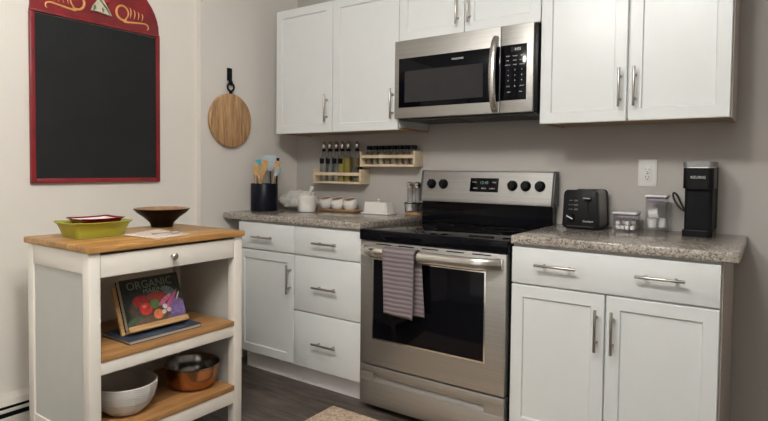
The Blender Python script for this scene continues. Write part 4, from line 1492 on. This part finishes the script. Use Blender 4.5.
zf = ZK + 0.0205
pod((C2[0] + 0.0270, C2[2] + 0.0275, zf), (0, 0, 0), 'upright white coffee pod at the lower left in the tall canister')
pod((C2[1] - 0.0265, C2[2] + 0.0640, zf + 0.0390), (PI, 0, 0), 'upturned white coffee pod at the right in the tall canister')
pod((C2[0] + 0.012, C2[2] + 0.0285, zf + 0.0395 + 0.0182), (0, math.radians(82), 0), 'white coffee pod lying sideways on top in the tall canister')

# ------------------------------------------------------------------ coffee maker
t = thing('coffee_maker', 'slim black single-serve coffee maker with silver lid on the right counter', 'coffee maker', (1.385, -0.12, ZK))
xa, xb, ya, yb = 1.330, 1.440, -0.218, -0.014
z0 = ZK
k = 0.022


def rrect(x0, x1, y0, y1, r, n=6):
    out = []
    for cx_, cy_, a0 in ((x1 - r, y0 + r, -90), (x1 - r, y1 - r, 0), (x0 + r, y1 - r, 90), (x0 + r, y0 + r, 180)):
        for i in range(n + 1):
            a = math.radians(a0 + 90 * i / n)
            out.append((cx_ + r * math.cos(a), cy_ + r * math.sin(a)))
    return out


obj('drip_tray', prism(rrect(xa, xb, ya, yb, 0.020), z0, z0 + 0.024, 'z', 0.002), 'black', t)
obj('column', prism(rrect(xa + 0.006, xb - 0.004, ya + 0.020, yb - 0.030, 0.014), z0 + 0.0243, z0 + 0.196, 'z'), 'blackm', t, label='matt black body')
obj('reservoir', prism(rrect(xa + 0.010, xb + 0.002, yb - 0.0295, yb + 0.004, 0.010), z0 + 0.0243, z0 + 0.285, 'z', 0.002), 'dark', t, label='grey rear tank')
hd_ = obj('brew_head', prism(rrect(xa, xb, ya + 0.001, yb - 0.030, 0.022), z0 + 0.1965, z0 + 0.281, 'z', 0.002), 'black', t, label='glossy black brew head')
obj('lid', prism(rrect(xa - 0.001, xb + 0.001, ya, yb - 0.006, 0.022), z0 + 0.2855, z0 + 0.308, 'z', 0.005), 'lidgrey', t, label='silver grey lid')
obj('lid_band', prism(rrect(xa + 0.001, xb - 0.001, ya + 0.002, yb - 0.031, 0.021), z0 + 0.2813, z0 + 0.2853, 'z'), 'chrome', t)
text('KEURIG', 0.0155, (1.385, ya - 0.0004, z0 + 0.243), 'text', hd_, 'lettering')
obj('tray_grate', prism(rrect(xa + 0.014, xb - 0.014, ya + 0.006, ya + 0.019, 0.004), z0 + 0.0243, z0 + 0.026, 'z'), 'dark', t)
cord = bez((1.3355, -0.075, z0 + 0.095), (1.315, -0.06, z0 + 0.085), (1.285, -0.050, z0 + 0.130), (1.277, -0.045, z0 + 0.150), 10)
cord += bez(cord[-1], (1.268, -0.04, z0 + 0.180), (1.283, -0.035, z0 + 0.178), (1.295, -0.03, z0 + 0.150), 10)[1:]
cord += bez(cord[-1], (1.308, -0.024, z0 + 0.115), (1.318, -0.02, z0 + 0.090), (1.338, -0.020, z0 + 0.080), 10)[1:]
obj('power_cord', tube(cord, 0.0042, 10), 'rubber', t, label='looped black power cord')
